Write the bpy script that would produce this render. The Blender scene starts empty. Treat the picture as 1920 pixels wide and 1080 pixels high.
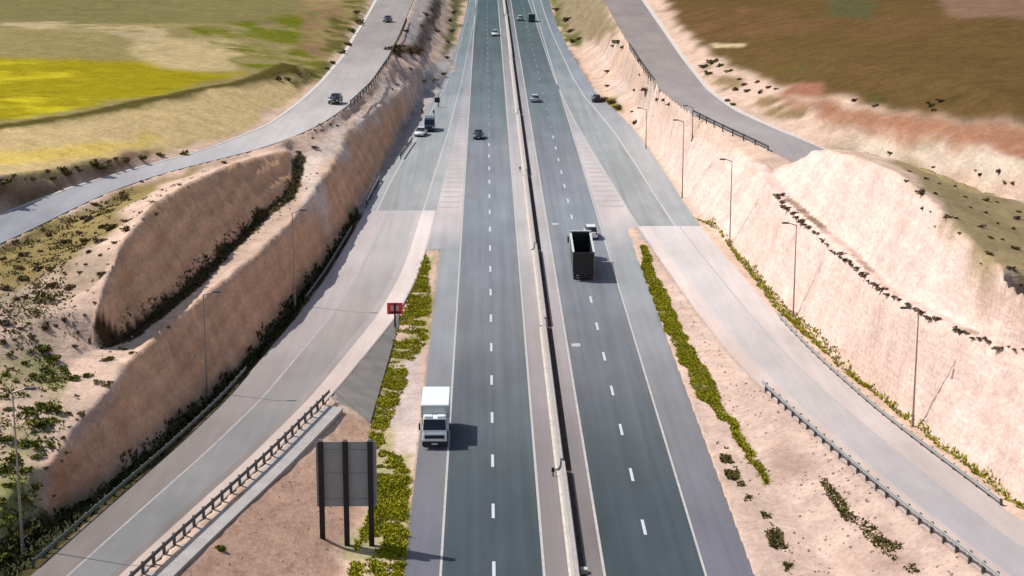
import bpy, bmesh, math, random
import numpy as np
from mathutils import Vector, Matrix
from mathutils.geometry import delaunay_2d_cdt
random.seed(7); RNG = np.random.RandomState(11)
SC = bpy.context.scene
COL = SC.collection
# ------------------------------------------------------------------ camera
F, PITCH, H = 3445.0, math.atan(830/3445.0), 50.5
YAW = math.atan(50*math.cos(PITCH)/F)
cd = bpy.data.cameras.new('camera'); cam = bpy.data.objects.new('camera', cd); COL.objects.link(cam)
cd.sensor_width = 36; cd.lens = 36*F/1920; cd.clip_start = 1; cd.clip_end = 20000
cam.location = (0, 0, H); cam.rotation_euler = (math.pi/2-PITCH, 0, -YAW)
SC.camera = cam
fw = np.array([math.sin(YAW)*math.cos(PITCH), math.cos(YAW)*math.cos(PITCH), -math.sin(PITCH)])
rt = np.array([math.cos(YAW), -math.sin(YAW), 0.0]); up = np.cross(rt, fw)
def ray(px, py): return fw + rt*(px-960)/F - up*(py-540)/F
def at(px, py, z=0.0):
    d = ray(px, py); t = (z-H)/d[2]
    return (d[0]*t, d[1]*t, z)
def project(p):
    q = np.array(p, float)-np.array([0, 0, H]); w = q@fw
    return (960+F*(q@rt)/w, 540-F*(q@up)/w)
# ------------------------------------------------------------------ light
W = bpy.data.worlds.new('World'); SC.world = W; W.use_nodes = True
SUN = Vector((-0.74, 0.36, 1.0)).normalized()
EL = math.asin(SUN.z); AZ = math.atan2(SUN.x, SUN.y)
nt = W.node_tree; sky = nt.nodes.new('ShaderNodeTexSky'); sky.sky_type = 'NISHITA'; sky.sun_disc = False
sky.sun_elevation = EL; sky.sun_rotation = AZ; sky.air_density = 1.0; sky.dust_density = 2.0
nt.links.new(sky.outputs[0], nt.nodes['Background'].inputs[0]); nt.nodes['Background'].inputs[1].default_value = 0.10
sl = bpy.data.lights.new('sun', 'SUN'); sl.energy = 4.05; sl.angle = math.radians(0.6); sl.color = (1.0, 0.955, 0.89)
so = bpy.data.objects.new('sun', sl); COL.objects.link(so); so.rotation_euler = SUN.to_track_quat('Z', 'Y').to_euler()
SC.view_settings.view_transform = 'Standard'; SC.view_settings.look = 'None'; SC.view_settings.gamma = 1
SC.view_settings.exposure = 0.16
SC.render.resolution_x = 1024; SC.render.resolution_y = 576
# ------------------------------------------------------------------ helpers
def tag(o, label=None, cat=None, group=None, kind=None):
    if label: o['label'] = label
    if cat: o['category'] = cat
    if group: o['group'] = group
    if kind: o['kind'] = kind
    return o
def empty(name, loc=(0, 0, 0), rz=0.0):
    o = bpy.data.objects.new(name, None); COL.objects.link(o); o.location = loc; o.rotation_euler = (0, 0, rz); return o
def mesh_obj(name, verts, faces, m, parent=None, smooth=False):
    me = bpy.data.meshes.new(name); me.from_pydata([tuple(map(float, v)) for v in verts], [], faces); me.update()
    o = bpy.data.objects.new(name, me); COL.objects.link(o)
    if m: me.materials.append(m)
    if parent: o.parent = parent
    if smooth: me.polygons.foreach_set('use_smooth', [True]*len(me.polygons))
    return o
class MB:
    def __init__(s): s.v = []; s.f = []
    def add(s, v, f):
        n = len(s.v); s.v += [tuple(p) for p in v]; s.f += [tuple(i+n for i in q) for q in f]; return s
    def box(s, x0, x1, y0, y1, z0, z1, tx=0.0, ty=0.0):
        v = [(x0, y0, z0), (x1, y0, z0), (x1, y1, z0), (x0, y1, z0), (x0+tx, y0+ty, z1), (x1-tx, y0+ty, z1), (x1-tx, y1-ty, z1), (x0+tx, y1-ty, z1)]
        return s.add(v, [(3, 2, 1, 0), (4, 5, 6, 7), (0, 1, 5, 4), (1, 2, 6, 5), (2, 3, 7, 6), (3, 0, 4, 7)])
    def cyl(s, a, b, r0, r1=None, n=10):
        r1 = r0 if r1 is None else r1
        a = Vector(a); b = Vector(b); d = (b-a).normalized(); u = d.orthogonal().normalized(); w = d.cross(u)
        v = [a+(u*math.cos(t)+w*math.sin(t))*r0 for t in [2*math.pi*i/n for i in range(n)]] + \
            [b+(u*math.cos(t)+w*math.sin(t))*r1 for t in [2*math.pi*i/n for i in range(n)]]
        return s.add(v, [(i, (i+1) % n, n+(i+1) % n, n+i) for i in range(n)]+[tuple(range(n-1, -1, -1)), tuple(range(n, 2*n))])
    def loft(s, rings):
        n = len(rings[0]); v = [p for r in rings for p in r]; f = []
        for k in range(len(rings)-1):
            for i in range(n):
                j = (i+1) % n; f.append((k*n+i, k*n+j, (k+1)*n+j, (k+1)*n+i))
        f.append(tuple(range(n-1, -1, -1))); f.append(tuple(range((len(rings)-1)*n, len(rings)*n)))
        return s.add(v, f)
    def build(s, name, m, parent=None, bevel=0.0, smooth=False):
        o = mesh_obj(name, s.v, s.f, m, parent, smooth)
        bm = bmesh.new(); bm.from_mesh(o.data); bmesh.ops.recalc_face_normals(bm, faces=bm.faces)
        if bevel: bmesh.ops.bevel(bm, geom=bm.edges[:], offset=bevel, segments=2, affect='EDGES', clamp_overlap=True)
        bm.to_mesh(o.data); bm.free()
        return o
# ------------------------------------------------------------------ materials
def mat(name, col, rough=0.6, metal=0.0, noise=0.0, scale=3.0, bump=0.0, coat=0.0, spec=0.5):
    m = bpy.data.materials.new(name); m.use_nodes = True; t = m.node_tree; b = t.nodes['Principled BSDF']
    b.inputs['Base Color'].default_value = (*col, 1); b.inputs['Roughness'].default_value = rough; b.inputs['Metallic'].default_value = metal
    b.inputs['Coat Weight'].default_value = coat; b.inputs['Specular IOR Level'].default_value = spec
    if noise or bump:
        tc = t.nodes.new('ShaderNodeTexCoord'); n = t.nodes.new('ShaderNodeTexNoise'); n.inputs['Scale'].default_value = scale; n.inputs['Detail'].default_value = 6
        t.links.new(tc.outputs['Object'], n.inputs['Vector'])
        if noise:
            r = t.nodes.new('ShaderNodeMapRange'); r.inputs[1].default_value = 0.3; r.inputs[2].default_value = 0.7; r.inputs[3].default_value = 1-noise; r.inputs[4].default_value = 1+noise
            mx = t.nodes.new('ShaderNodeVectorMath'); mx.operation = 'SCALE'; mx.inputs[0].default_value = col
            t.links.new(n.outputs[0], r.inputs[0]); t.links.new(r.outputs[0], mx.inputs['Scale']); t.links.new(mx.outputs[0], b.inputs['Base Color'])
        if bump:
            bp = t.nodes.new('ShaderNodeBump'); bp.inputs['Strength'].default_value = 1; bp.inputs['Distance'].default_value = bump
            t.links.new(n.outputs[0], bp.inputs['Height']); t.links.new(bp.outputs[0], b.inputs['Normal'])
    return m
def ramp_node(t, pts, interp='LINEAR'):
    r = t.nodes.new('ShaderNodeValToRGB'); r.color_ramp.interpolation = interp
    e = r.color_ramp.elements; e[0].position = pts[0][0]; e[0].color = (*pts[0][1], 1); e[1].position = pts[-1][0]; e[1].color = (*pts[-1][1], 1)
    for p, c in pts[1:-1]:
        q = e.new(p); q.color = (*c, 1)
    return r
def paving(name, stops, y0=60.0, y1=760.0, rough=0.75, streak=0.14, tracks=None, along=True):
    """worn pavement: light falloff painted along it (stops along the road), streaked by traffic, patched and speckled"""
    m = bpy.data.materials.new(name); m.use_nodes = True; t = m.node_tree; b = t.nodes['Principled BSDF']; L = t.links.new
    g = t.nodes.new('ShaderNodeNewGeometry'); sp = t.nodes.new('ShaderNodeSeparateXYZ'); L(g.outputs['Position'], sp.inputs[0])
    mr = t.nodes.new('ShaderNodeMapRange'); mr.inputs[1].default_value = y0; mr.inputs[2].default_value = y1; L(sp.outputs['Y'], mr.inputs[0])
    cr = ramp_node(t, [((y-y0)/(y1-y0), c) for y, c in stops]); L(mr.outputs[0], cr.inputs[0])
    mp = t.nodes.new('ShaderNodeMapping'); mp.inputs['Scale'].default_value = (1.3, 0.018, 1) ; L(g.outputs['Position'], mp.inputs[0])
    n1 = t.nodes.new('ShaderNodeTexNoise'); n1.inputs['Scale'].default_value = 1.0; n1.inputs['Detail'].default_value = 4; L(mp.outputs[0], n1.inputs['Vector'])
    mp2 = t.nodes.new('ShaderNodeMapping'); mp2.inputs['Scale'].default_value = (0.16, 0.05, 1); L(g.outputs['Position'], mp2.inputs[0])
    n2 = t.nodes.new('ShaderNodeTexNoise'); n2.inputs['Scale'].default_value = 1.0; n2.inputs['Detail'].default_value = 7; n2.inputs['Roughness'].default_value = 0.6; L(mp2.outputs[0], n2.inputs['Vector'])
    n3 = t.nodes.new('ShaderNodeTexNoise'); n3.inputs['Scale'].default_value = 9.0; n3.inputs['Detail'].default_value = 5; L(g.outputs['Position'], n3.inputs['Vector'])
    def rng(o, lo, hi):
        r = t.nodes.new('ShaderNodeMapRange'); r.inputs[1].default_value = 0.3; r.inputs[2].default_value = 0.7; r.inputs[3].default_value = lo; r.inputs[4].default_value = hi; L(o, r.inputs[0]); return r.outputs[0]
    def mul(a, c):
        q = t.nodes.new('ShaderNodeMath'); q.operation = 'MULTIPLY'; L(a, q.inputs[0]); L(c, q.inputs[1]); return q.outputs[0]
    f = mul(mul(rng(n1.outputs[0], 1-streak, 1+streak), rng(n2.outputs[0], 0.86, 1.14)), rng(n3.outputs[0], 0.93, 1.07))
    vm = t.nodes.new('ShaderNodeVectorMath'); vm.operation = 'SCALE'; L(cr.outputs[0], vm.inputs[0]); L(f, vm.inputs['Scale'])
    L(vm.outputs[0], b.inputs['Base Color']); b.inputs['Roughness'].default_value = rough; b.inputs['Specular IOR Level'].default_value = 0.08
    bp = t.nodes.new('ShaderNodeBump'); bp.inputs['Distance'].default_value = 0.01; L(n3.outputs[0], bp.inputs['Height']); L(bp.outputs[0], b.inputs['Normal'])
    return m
M = {}
LANE = [(60, (0.059, 0.075, 0.084)), (135, (0.059, 0.075, 0.084)), (150, (0.082, 0.098, 0.108)), (172, (0.126, 0.136, 0.148)), (200, (0.172, 0.184, 0.196)), (222, (0.190, 0.202, 0.224)), (256, (0.211, 0.228, 0.251)), (302, (0.199, 0.208, 0.228)), (366, (0.131, 0.161, 0.175)), (462, (0.084, 0.110, 0.117)), (611, (0.059, 0.096, 0.098)), (760, (0.065, 0.096, 0.098))]  # this and later road stops paint a light falloff along the asphalt
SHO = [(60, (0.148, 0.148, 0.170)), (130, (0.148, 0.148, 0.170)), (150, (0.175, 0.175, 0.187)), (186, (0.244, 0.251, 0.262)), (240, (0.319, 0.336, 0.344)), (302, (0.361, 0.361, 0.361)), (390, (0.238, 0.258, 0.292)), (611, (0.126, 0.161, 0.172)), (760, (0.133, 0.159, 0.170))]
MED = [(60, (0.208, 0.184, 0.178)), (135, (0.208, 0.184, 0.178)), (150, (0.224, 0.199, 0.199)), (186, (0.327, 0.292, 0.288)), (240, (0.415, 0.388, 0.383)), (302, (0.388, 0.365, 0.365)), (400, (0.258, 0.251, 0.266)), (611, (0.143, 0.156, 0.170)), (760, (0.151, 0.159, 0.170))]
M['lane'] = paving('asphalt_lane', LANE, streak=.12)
M['shoulder'] = paving('worn_lit_shoulder', SHO, streak=.08)
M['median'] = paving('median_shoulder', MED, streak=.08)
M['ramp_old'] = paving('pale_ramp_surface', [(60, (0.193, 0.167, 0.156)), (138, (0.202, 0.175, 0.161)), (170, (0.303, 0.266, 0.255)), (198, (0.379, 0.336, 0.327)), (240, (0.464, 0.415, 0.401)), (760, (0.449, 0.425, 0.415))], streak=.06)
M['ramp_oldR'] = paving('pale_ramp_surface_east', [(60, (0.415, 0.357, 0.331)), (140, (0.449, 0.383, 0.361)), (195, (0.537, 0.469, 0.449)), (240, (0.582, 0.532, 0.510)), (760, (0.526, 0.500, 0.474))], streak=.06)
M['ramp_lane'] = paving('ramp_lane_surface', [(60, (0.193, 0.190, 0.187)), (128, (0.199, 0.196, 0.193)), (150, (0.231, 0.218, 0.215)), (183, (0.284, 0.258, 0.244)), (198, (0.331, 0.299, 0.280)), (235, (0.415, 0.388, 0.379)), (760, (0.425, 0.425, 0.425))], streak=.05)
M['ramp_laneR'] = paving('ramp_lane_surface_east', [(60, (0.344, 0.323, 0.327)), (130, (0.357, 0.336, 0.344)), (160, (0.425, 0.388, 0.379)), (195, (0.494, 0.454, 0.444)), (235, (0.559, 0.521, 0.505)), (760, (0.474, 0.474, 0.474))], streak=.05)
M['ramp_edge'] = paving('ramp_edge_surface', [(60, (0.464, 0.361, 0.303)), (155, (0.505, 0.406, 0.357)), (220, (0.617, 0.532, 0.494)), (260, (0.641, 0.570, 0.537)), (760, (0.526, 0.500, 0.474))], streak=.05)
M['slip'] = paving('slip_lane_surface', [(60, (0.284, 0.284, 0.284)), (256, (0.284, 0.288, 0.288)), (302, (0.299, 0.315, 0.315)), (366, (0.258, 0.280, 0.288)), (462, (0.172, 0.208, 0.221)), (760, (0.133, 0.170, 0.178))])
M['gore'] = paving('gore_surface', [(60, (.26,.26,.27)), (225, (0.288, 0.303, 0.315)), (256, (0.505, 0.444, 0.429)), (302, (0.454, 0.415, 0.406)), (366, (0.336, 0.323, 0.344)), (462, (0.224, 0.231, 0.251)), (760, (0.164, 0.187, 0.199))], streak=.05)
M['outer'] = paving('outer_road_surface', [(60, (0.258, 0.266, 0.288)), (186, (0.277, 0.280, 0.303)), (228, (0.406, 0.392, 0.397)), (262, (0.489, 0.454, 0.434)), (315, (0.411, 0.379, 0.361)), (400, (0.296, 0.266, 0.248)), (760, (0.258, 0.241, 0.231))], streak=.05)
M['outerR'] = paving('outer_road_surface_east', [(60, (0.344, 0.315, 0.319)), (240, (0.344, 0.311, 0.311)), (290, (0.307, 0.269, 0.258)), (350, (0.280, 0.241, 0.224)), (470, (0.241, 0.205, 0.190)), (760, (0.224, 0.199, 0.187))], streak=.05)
M['white'] = mat('road_paint_white', (.52, .54, .58), .6, noise=.1, scale=2)
M['cream'] = mat('road_paint_worn', (.46, .43, .40), .6, noise=.15, scale=1.5)
M['faint'] = mat('road_paint_faded', (.36, .335, .325), .7, noise=.15, scale=1.0)
M['concrete'] = mat('barrier_concrete', (.37, .34, .32), .85, noise=.12, scale=1.2, bump=.01)
M['kerb'] = mat('pale_kerb_concrete', (.55, .50, .44), .9, noise=.15, scale=1.5, bump=.01)
M['slabs'] = mat('grey_slope_concrete', (.20, .185, .165), .9, noise=.18, scale=.5, bump=.03)
M['galv'] = mat('galvanised_steel', (.34, .35, .34), .5, .5, noise=.12, scale=4)
M['galvdark'] = mat('weathered_steel', (.10, .10, .095), .6, .4, noise=.2, scale=4)
M['galvgreen'] = mat('dull_green_steel', (.11, .13, .11), .7, .2, noise=.2, scale=3)
M['polesteel'] = mat('lamp_pole_steel', (.33, .27, .24), .5, .3, noise=.08, scale=2)
M['signback'] = mat('sign_back_aluminium', (.31, .335, .35), .55, .2, noise=.06, scale=1.2)
M['signpost'] = mat('sign_post_dark_steel', (.022, .02, .02), .6, .3, noise=.2, scale=3)
M['red'] = mat('red_sign_board', (.75, .05, .07), .5, noise=.08)
M['pink'] = mat('pale_red_sign_centre', (.75, .42, .44), .5, noise=.08)
M['tyre'] = mat('tyre_rubber', (.02, .02, .02), .9, noise=.1)
M['rim'] = mat('wheel_rim_metal', (.35, .35, .36), .35, .8)
M['glass'] = mat('vehicle_glass', (.012, .016, .02), .08, 0, coat=.5)
M['trim'] = mat('black_plastic_trim', (.018, .018, .02), .6)
M['lampglass'] = mat('headlamp_glass', (.75, .78, .8), .1, 0)
M['taillamp'] = mat('tail_lamp_red', (.35, .02, .02), .25)
M['plate'] = mat('number_plate_white', (.7, .7, .66), .4)
# ------------------------------------------------------------------ noise
def vnoise(x, y, seed):
    r = np.random.RandomState(seed); tab = r.rand(256, 256)
    xi = np.floor(x).astype(int); yi = np.floor(y).astype(int); u = x-xi; v = y-yi
    u = u*u*(3-2*u); v = v*v*(3-2*v); a = xi & 255; b = yi & 255; a1 = (a+1) & 255; b1 = (b+1) & 255
    return (tab[a, b]*(1-u)+tab[a1, b]*u)*(1-v)+(tab[a, b1]*(1-u)+tab[a1, b1]*u)*v
def fbm(x, y, sc, seed, oct=5, gain=.5):
    s = 0; a = 1.0; n = 0
    for k in range(oct):
        s = s+a*(vnoise(x/sc+17.3*k, y/sc+9.1*k, seed+k)-.5); n += a; a *= gain; sc *= .5
    return s/n*2
# ------------------------------------------------------------------ terrain lines, (px, py, z): read off the photograph, each at its own height
def zl(py): return 0.0 if py < 560 else (py-560)/520*4.0
def zr(py): return 0.0 if py < 600 else (py-600)/480*3.4
LR_L = [(-60, 1190), (40, 1095), (130, 1015), (220, 935), (330, 840), (430, 745), (505, 655), (565, 585), (615, 515), (655, 448), (684, 398), (708, 350), (745, 290), (778, 245), (803, 200), (830, 160), (846, 125), (860, 75), (870, 38), (878, 0), (888, -60), (893, -110)]
LR_R = [(150, 1190), (258, 1085), (370, 982), (500, 865), (620, 745), (692, 658), (745, 592), (783, 520), (803, 458), (817, 400), (835, 330), (852, 262), (866, 190), (877, 125), (886, 75), (893, 38), (897, 0), (902, -60), (906, -110)]
RR_L = [(1990, 1190), (1850, 1078), (1680, 948), (1540, 828), (1440, 738), (1372, 668), (1302, 578), (1242, 492), (1196, 425), (1150, 350), (1110, 285), (1075, 225), (1040, 150), (1015, 75), (1003, 38), (990, 0), (973, -60), (960, -110)]
RR_R = [(2190, 1190), (2060, 1080), (1925, 985), (1865, 938), (1750, 852), (1650, 775), (1540, 678), (1475, 612), (1400, 527), (1345, 463), (1308, 416), (1275, 368), (1238, 308), (1198, 252), (1163, 215), (1125, 183), (1098, 145), (1072, 100), (1050, 60), (1035, 20), (1027, -10), (1010, -60), (995, -110)]
def wp(line, z): return [at(x, y, z(y) if callable(z) else z) for x, y in line]
def wz(line): return [at(x, y, z) for x, y, z in line]
def resample(line, step):
    p = np.array(line, float); d = np.r_[0, np.cumsum(np.linalg.norm(np.diff(p[:, :2], axis=0), axis=1))]
    n = max(2, int(d[-1]/step)+1); t = np.linspace(0, d[-1], n)
    return np.stack([np.interp(t, d, p[:, k]) for k in range(3)], 1)
def smooth_line(line, step=2.0, k=5):
    p = resample(line, step); q = p.copy()
    for _ in range(k):
        q[1:-1] = (q[:-2]+2*q[1:-1]+q[2:])/4
    return q
W_LRL, W_LRR = wp(LR_L, zl), wp(LR_R, zl); W_RRL, W_RRR = wp(RR_L, zr), wp(RR_R, zr)
def extend(line, n=110):
    a, b = np.array(line[0]), np.array(line[1]); d = (a-b); d /= np.linalg.norm(d[:2]); d[2] = 0
    return [tuple(a+d*n)]+list(line)
W_LRL, W_LRR, W_RRL, W_RRR = map(extend, (W_LRL, W_LRR, W_RRL, W_RRR))
# outer roads
OL_U = [(-300, 520, 14), (-120, 447, 13.5), (0, 402, 13), (60, 378, 12.6), (130, 352, 12.2), (210, 328, 11.8), (300, 303, 11.3), (370, 285, 11), (430, 263, 10.6), (500, 235, 10), (560, 192, 9.6), (600, 155, 9.2), (640, 108, 9), (665, 65, 8.7), (690, 25, 8.5), (704, 0, 8.5), (735, -60, 8), (760, -110, 8)]
OL_D = [(-300, 585, 14), (-120, 510, 13.5), (0, 457, 13), (60, 430, 12.6), (115, 402, 12.2), (185, 368, 11.8), (250, 343, 11.3), (330, 318, 11), (400, 301, 10.6), (480, 281, 10), (550, 257, 9.6), (603, 232, 9.2), (652, 198, 9), (692, 160, 8.7), (725, 112, 8.5), (748, 65, 8.5), (775, 0, 8), (798, -60, 8), (815, -110, 8)]
OR_U = [(1140, -110, 9), (1170, -60, 9), (1208, 0, 9), (1250, 60, 9), (1283, 108, 9.2), (1330, 168, 9.5), (1380, 206, 9.8), (1450, 238, 10), (1520, 266, 9.5), (1600, 300, 8), (1720, 370, 7), (1900, 470, 6)]
OR_D = [(1080, -110, 9), (1103, -60, 9), (1132, 0, 9), (1166, 60, 9), (1198, 110, 9.2), (1232, 158, 9.5), (1290, 207, 9.8), (1352, 238, 10), (1430, 274, 9.5), (1530, 325, 8), (1640, 390, 7), (1820, 500, 6)]
LINES = {}
BL = []
def bl(pts, world=False):
    w = pts if world else wz(pts); BL.append(w); return w
for w in (W_LRL, W_LRR, W_RRL, W_RRR): bl(w, True)
for l in (OL_U, OL_D, OR_U, OR_D): bl(l)
bl([(-5.9, y, 0) for y in range(-600, 1000, 8)], True); bl([(18.9, y, 0) for y in range(-600, 1000, 8)], True)
bl([(6.5, y, 0) for y in range(-600, 3000, 20)], True)
# left cut: foot, crest, bench, second face
L_FOOT = [(-120, 1130, 3.6), (-20, 1040, 3.5), (55, 992, 3.2), (130, 945, 2.9), (210, 893, 2.5), (300, 815, 1.9), (390, 735, 1.3), (470, 655, .7), (545, 570, .1), (597, 498, 0), (637, 440, 0), (668, 392, 0), (694, 350, 0), (728, 290, 0), (756, 240, 0), (776, 200, 0), (792, 168, 0)]
L_CREST = [(-125, 1120, 3.9), (-20, 1030, 4.0), (52, 978, 4.2), (92, 895, 5.6), (140, 815, 6.9), (205, 735, 7.9), (245, 672, 8.2), (300, 618, 8.2), (390, 547, 7.7), (470, 488, 7.3), (545, 420, 7.0), (590, 360, 7.0), (632, 300, 7), (655, 252, 7), (705, 208, 6.5), (755, 176, 5), (790, 160, 1.5)]
bl(L_FOOT); bl(L_CREST)
bl([(-120, 1150, 3.0), (-10, 1075, 2.9), (95, 1005, 2.6), (190, 932, 2.0), (280, 860, 1.5), (380, 770, .7), (470, 680, .1), (545, 598, -.5), (600, 522, -.5), (645, 450, -.5), (700, 350, -.4), (760, 248, -.3)])
L_FOOT2 = [(172, 655, 8.0), (230, 633, 8.0), (290, 590, 7.9), (350, 538, 7.7), (420, 470, 7.5), (480, 412, 7.4), (535, 370, 7.3), (552, 330, 7.3), (560, 292, 7.6)]
L_CREST2 = [(168, 648, 8.4), (190, 570, 11.5), (207, 500, 14.0), (240, 440, 15), (290, 378, 15.2), (360, 337, 14.5), (430, 307, 13.5), (480, 293, 12), (530, 281, 10), (556, 286, 8)]
bl(L_FOOT2); bl(L_CREST2)
bl([(x+18, y+24, z-.3) for x, y, z in L_FOOT2[1:-1]])
bl([(-160, 900, 6.3), (0, 830, 7.2), (60, 760, 8.3), (120, 690, 8.2), (165, 665, 8.2)]); bl([(-160, 1080, 4.4), (0, 960, 5.0), (60, 885, 6.2)])
bl([(-200, 720, 10), (0, 650, 10.3), (60, 610, 10.8), (130, 560, 11.2), (180, 530, 12.2)]); bl([(-200, 620, 13), (0, 530, 12.2), (100, 480, 12.4), (180, 440, 12.6)])
bl([(-150, 560, 12.6), (0, 478, 12.4), (120, 425, 11.8), (220, 378, 11.2), (320, 340, 10.8), (400, 316, 10.4), (470, 294, 9.8)])
bl([(600, 262, 8.2), (640, 228, 8), (690, 185, 7.6), (740, 150, 6.5)])
# bank beyond the left outer road
bl([(-300, 400, 17.5), (-120, 350, 17), (0, 330, 16.2), (100, 318, 14.4), (200, 298, 13.5), (300, 284, 11.8), (380, 266, 11.2), (440, 243, 10.7), (500, 217, 10.1), (560, 174, 9.7), (620, 110, 9.3), (670, 30, 9.4), (690, -20, 9.2), (740, -110, 8.8)])
bl([(-600, 250, 18), (-200, 270, 17.2), (0, 240, 16.5), (220, 205, 15), (400, 165, 13.5), (560, 125, 11.5)])
bl([(-600, 100, 16), (0, 60, 15), (300, 60, 14), (600, 20, 11.5)]); bl([(-600, -60, 14), (0, -100, 14), (700, -110, 10)])
# centre-left island at the top
bl([(765, 100, 7.0), (790, 40, 6.5), (808, 0, 6.5), (830, -110, 5)]); bl([(798, 110, 2.6), (818, 50, 3), (834, 0, 3), (848, -110, 2.4)])
bl([(780, 135, 5.2), (812, 122, 2.0), (834, 116, .3)]); bl([(838, 108, .25), (850, 60, .25), (860, 10, .25), (871, -100, .25)])
# right island and cut
bl([(1050, 30, .4), (1078, 80, .4), (1108, 130, .4), (1150, 185, .3)]); bl([(1085, 20, 3), (1112, 70, 3), (1152, 130, 2.8), (1196, 183, 2.2)]); bl([(1110, 20, 6.5), (1140, 70, 6.2), (1182, 130, 6), (1240, 190, 6)])
R_FOOT = [(2250, 1150, 3.4), (2080, 1040, 3.2), (1925, 952, 2.5), (1860, 905, 2.1), (1790, 850, 1.8), (1705, 785, 1.3), (1630, 722, .8), (1560, 665, .4), (1490, 598, 0), (1430, 525, 0), (1375, 465, 0), (1325, 415, 0), (1290, 375, 0), (1252, 318, 0), (1215, 262, 0), (1185, 222, .3)]
R_CREST = [(2400, 860, 10), (2100, 740, 10.3), (1920, 668, 10.3), (1850, 640, 10.2), (1790, 618, 10), (1710, 578, 9.8), (1650, 545, 9.4), (1600, 492, 9), (1530, 432, 8.8), (1462, 376, 8.6), (1425, 325, 8.6), (1385, 283, 8.6), (1330, 255, 8.4), (1262, 226, 6.6), (1208, 206, 2.0), (1188, 203, .6)]
bl(R_FOOT); bl(R_CREST)
bl([(x+20, y-11, z-.25) for x, y, z in R_CREST[:11]])
R_CREST2 = [(2400, 760, 15), (2100, 640, 15), (1920, 548, 15.2), (1850, 482, 15.8), (1790, 422, 16.6), (1740, 372, 17.2), (1680, 322, 17.4), (1600, 292, 16.2), (1535, 277, 13.2), (1500, 298, 10.6), (1450, 312, 9.3), (1415, 302, 8.8)]
bl(R_CREST2)
bl([(2400, 640, 14), (1990, 480, 14.2), (1920, 440, 14.4), (1850, 380, 15), (1760, 330, 15.3), (1690, 302, 15.3), (1620, 284, 13.8), (1575, 279, 11.6)])
bl([(2400, 520, 13.5), (2000, 402, 13.6), (1900, 372, 13.6), (1820, 345, 13.6), (1740, 312, 13.4), (1650, 288, 13), (1605, 284, 11.8)]); bl([(1560, 250, 10.5), (1480, 230, 10.2), (1400, 200, 10), (1340, 160, 10), (1290, 95, 9.6), (1255, 40, 9.4), (1225, 0, 9.3), (1150, -110, 9)])
bl([(2400, 420, 14.5), (1990, 335, 14.5), (1800, 262, 14), (1640, 220, 13.2), (1480, 185, 12.2), (1330, 100, 11), (1280, 50, 10.5), (1220, -60, 10)])
bl([(2700, 250, 20), (1920, 180, 19), (1600, 120, 16), (1400, 60, 13), (1300, 0, 12)]); bl([(2700, 50, 22), (1920, 20, 21), (1600, 0, 18), (1400, -60, 14)]); bl([(2700, -110, 20), (1900, -110, 20), (1400, -110, 15)])
# embankments between ramps and carriageways
L_TOE = [(560, 1190, .2), (640, 1060, 0), (668, 940, 0), (690, 850, 0), (703, 785, 0), (722, 700, 0), (742, 620, 0), (775, 545, 0)]
bl(L_TOE)
R_TOE = [(1700, 1190, .3), (1565, 1080, 0), (1500, 985, 0), (1440, 890, 0), (1385, 800, 0), (1330, 710, 0), (1275, 610, 0), (1232, 520, 0)]
bl(R_TOE)
for X in (-6000, -1500, -500, 500, 1500, 6000):
    for Y in (-900, 1200, 2500, 6000, 12000):
        BL.append([(X, Y, 12.0 if abs(X) < 1000 else 18.0)])
for X, z in ((-90, 4), (-160, 9), (90, 4), (160, 9)): bl([(X*1.3, y, z) for y in range(-600, 60, 60)], True)
pts = []
for l in BL:
    if len(l) == 1: pts.append(np.array(l)); continue
    step = 2.2 if max(p[1] for p in l) < 1500 and min(p[1] for p in l) > 0 else 8
    pts.append(resample(l, step))
pts = np.concatenate(pts)
_, ix = np.unique(np.round(pts[:, :2]*2).astype(int), axis=0, return_index=True); pts = pts[ix]
res = delaunay_2d_cdt([Vector((p[0], p[1])) for p in pts], [], [], 0, 1e-4, True)
tv = np.array([(v.x, v.y) for v in res[0]]); tz = np.array([pts[o[0], 2] if o else 0 for o in res[3]]); tf = np.array(res[2])
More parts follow.
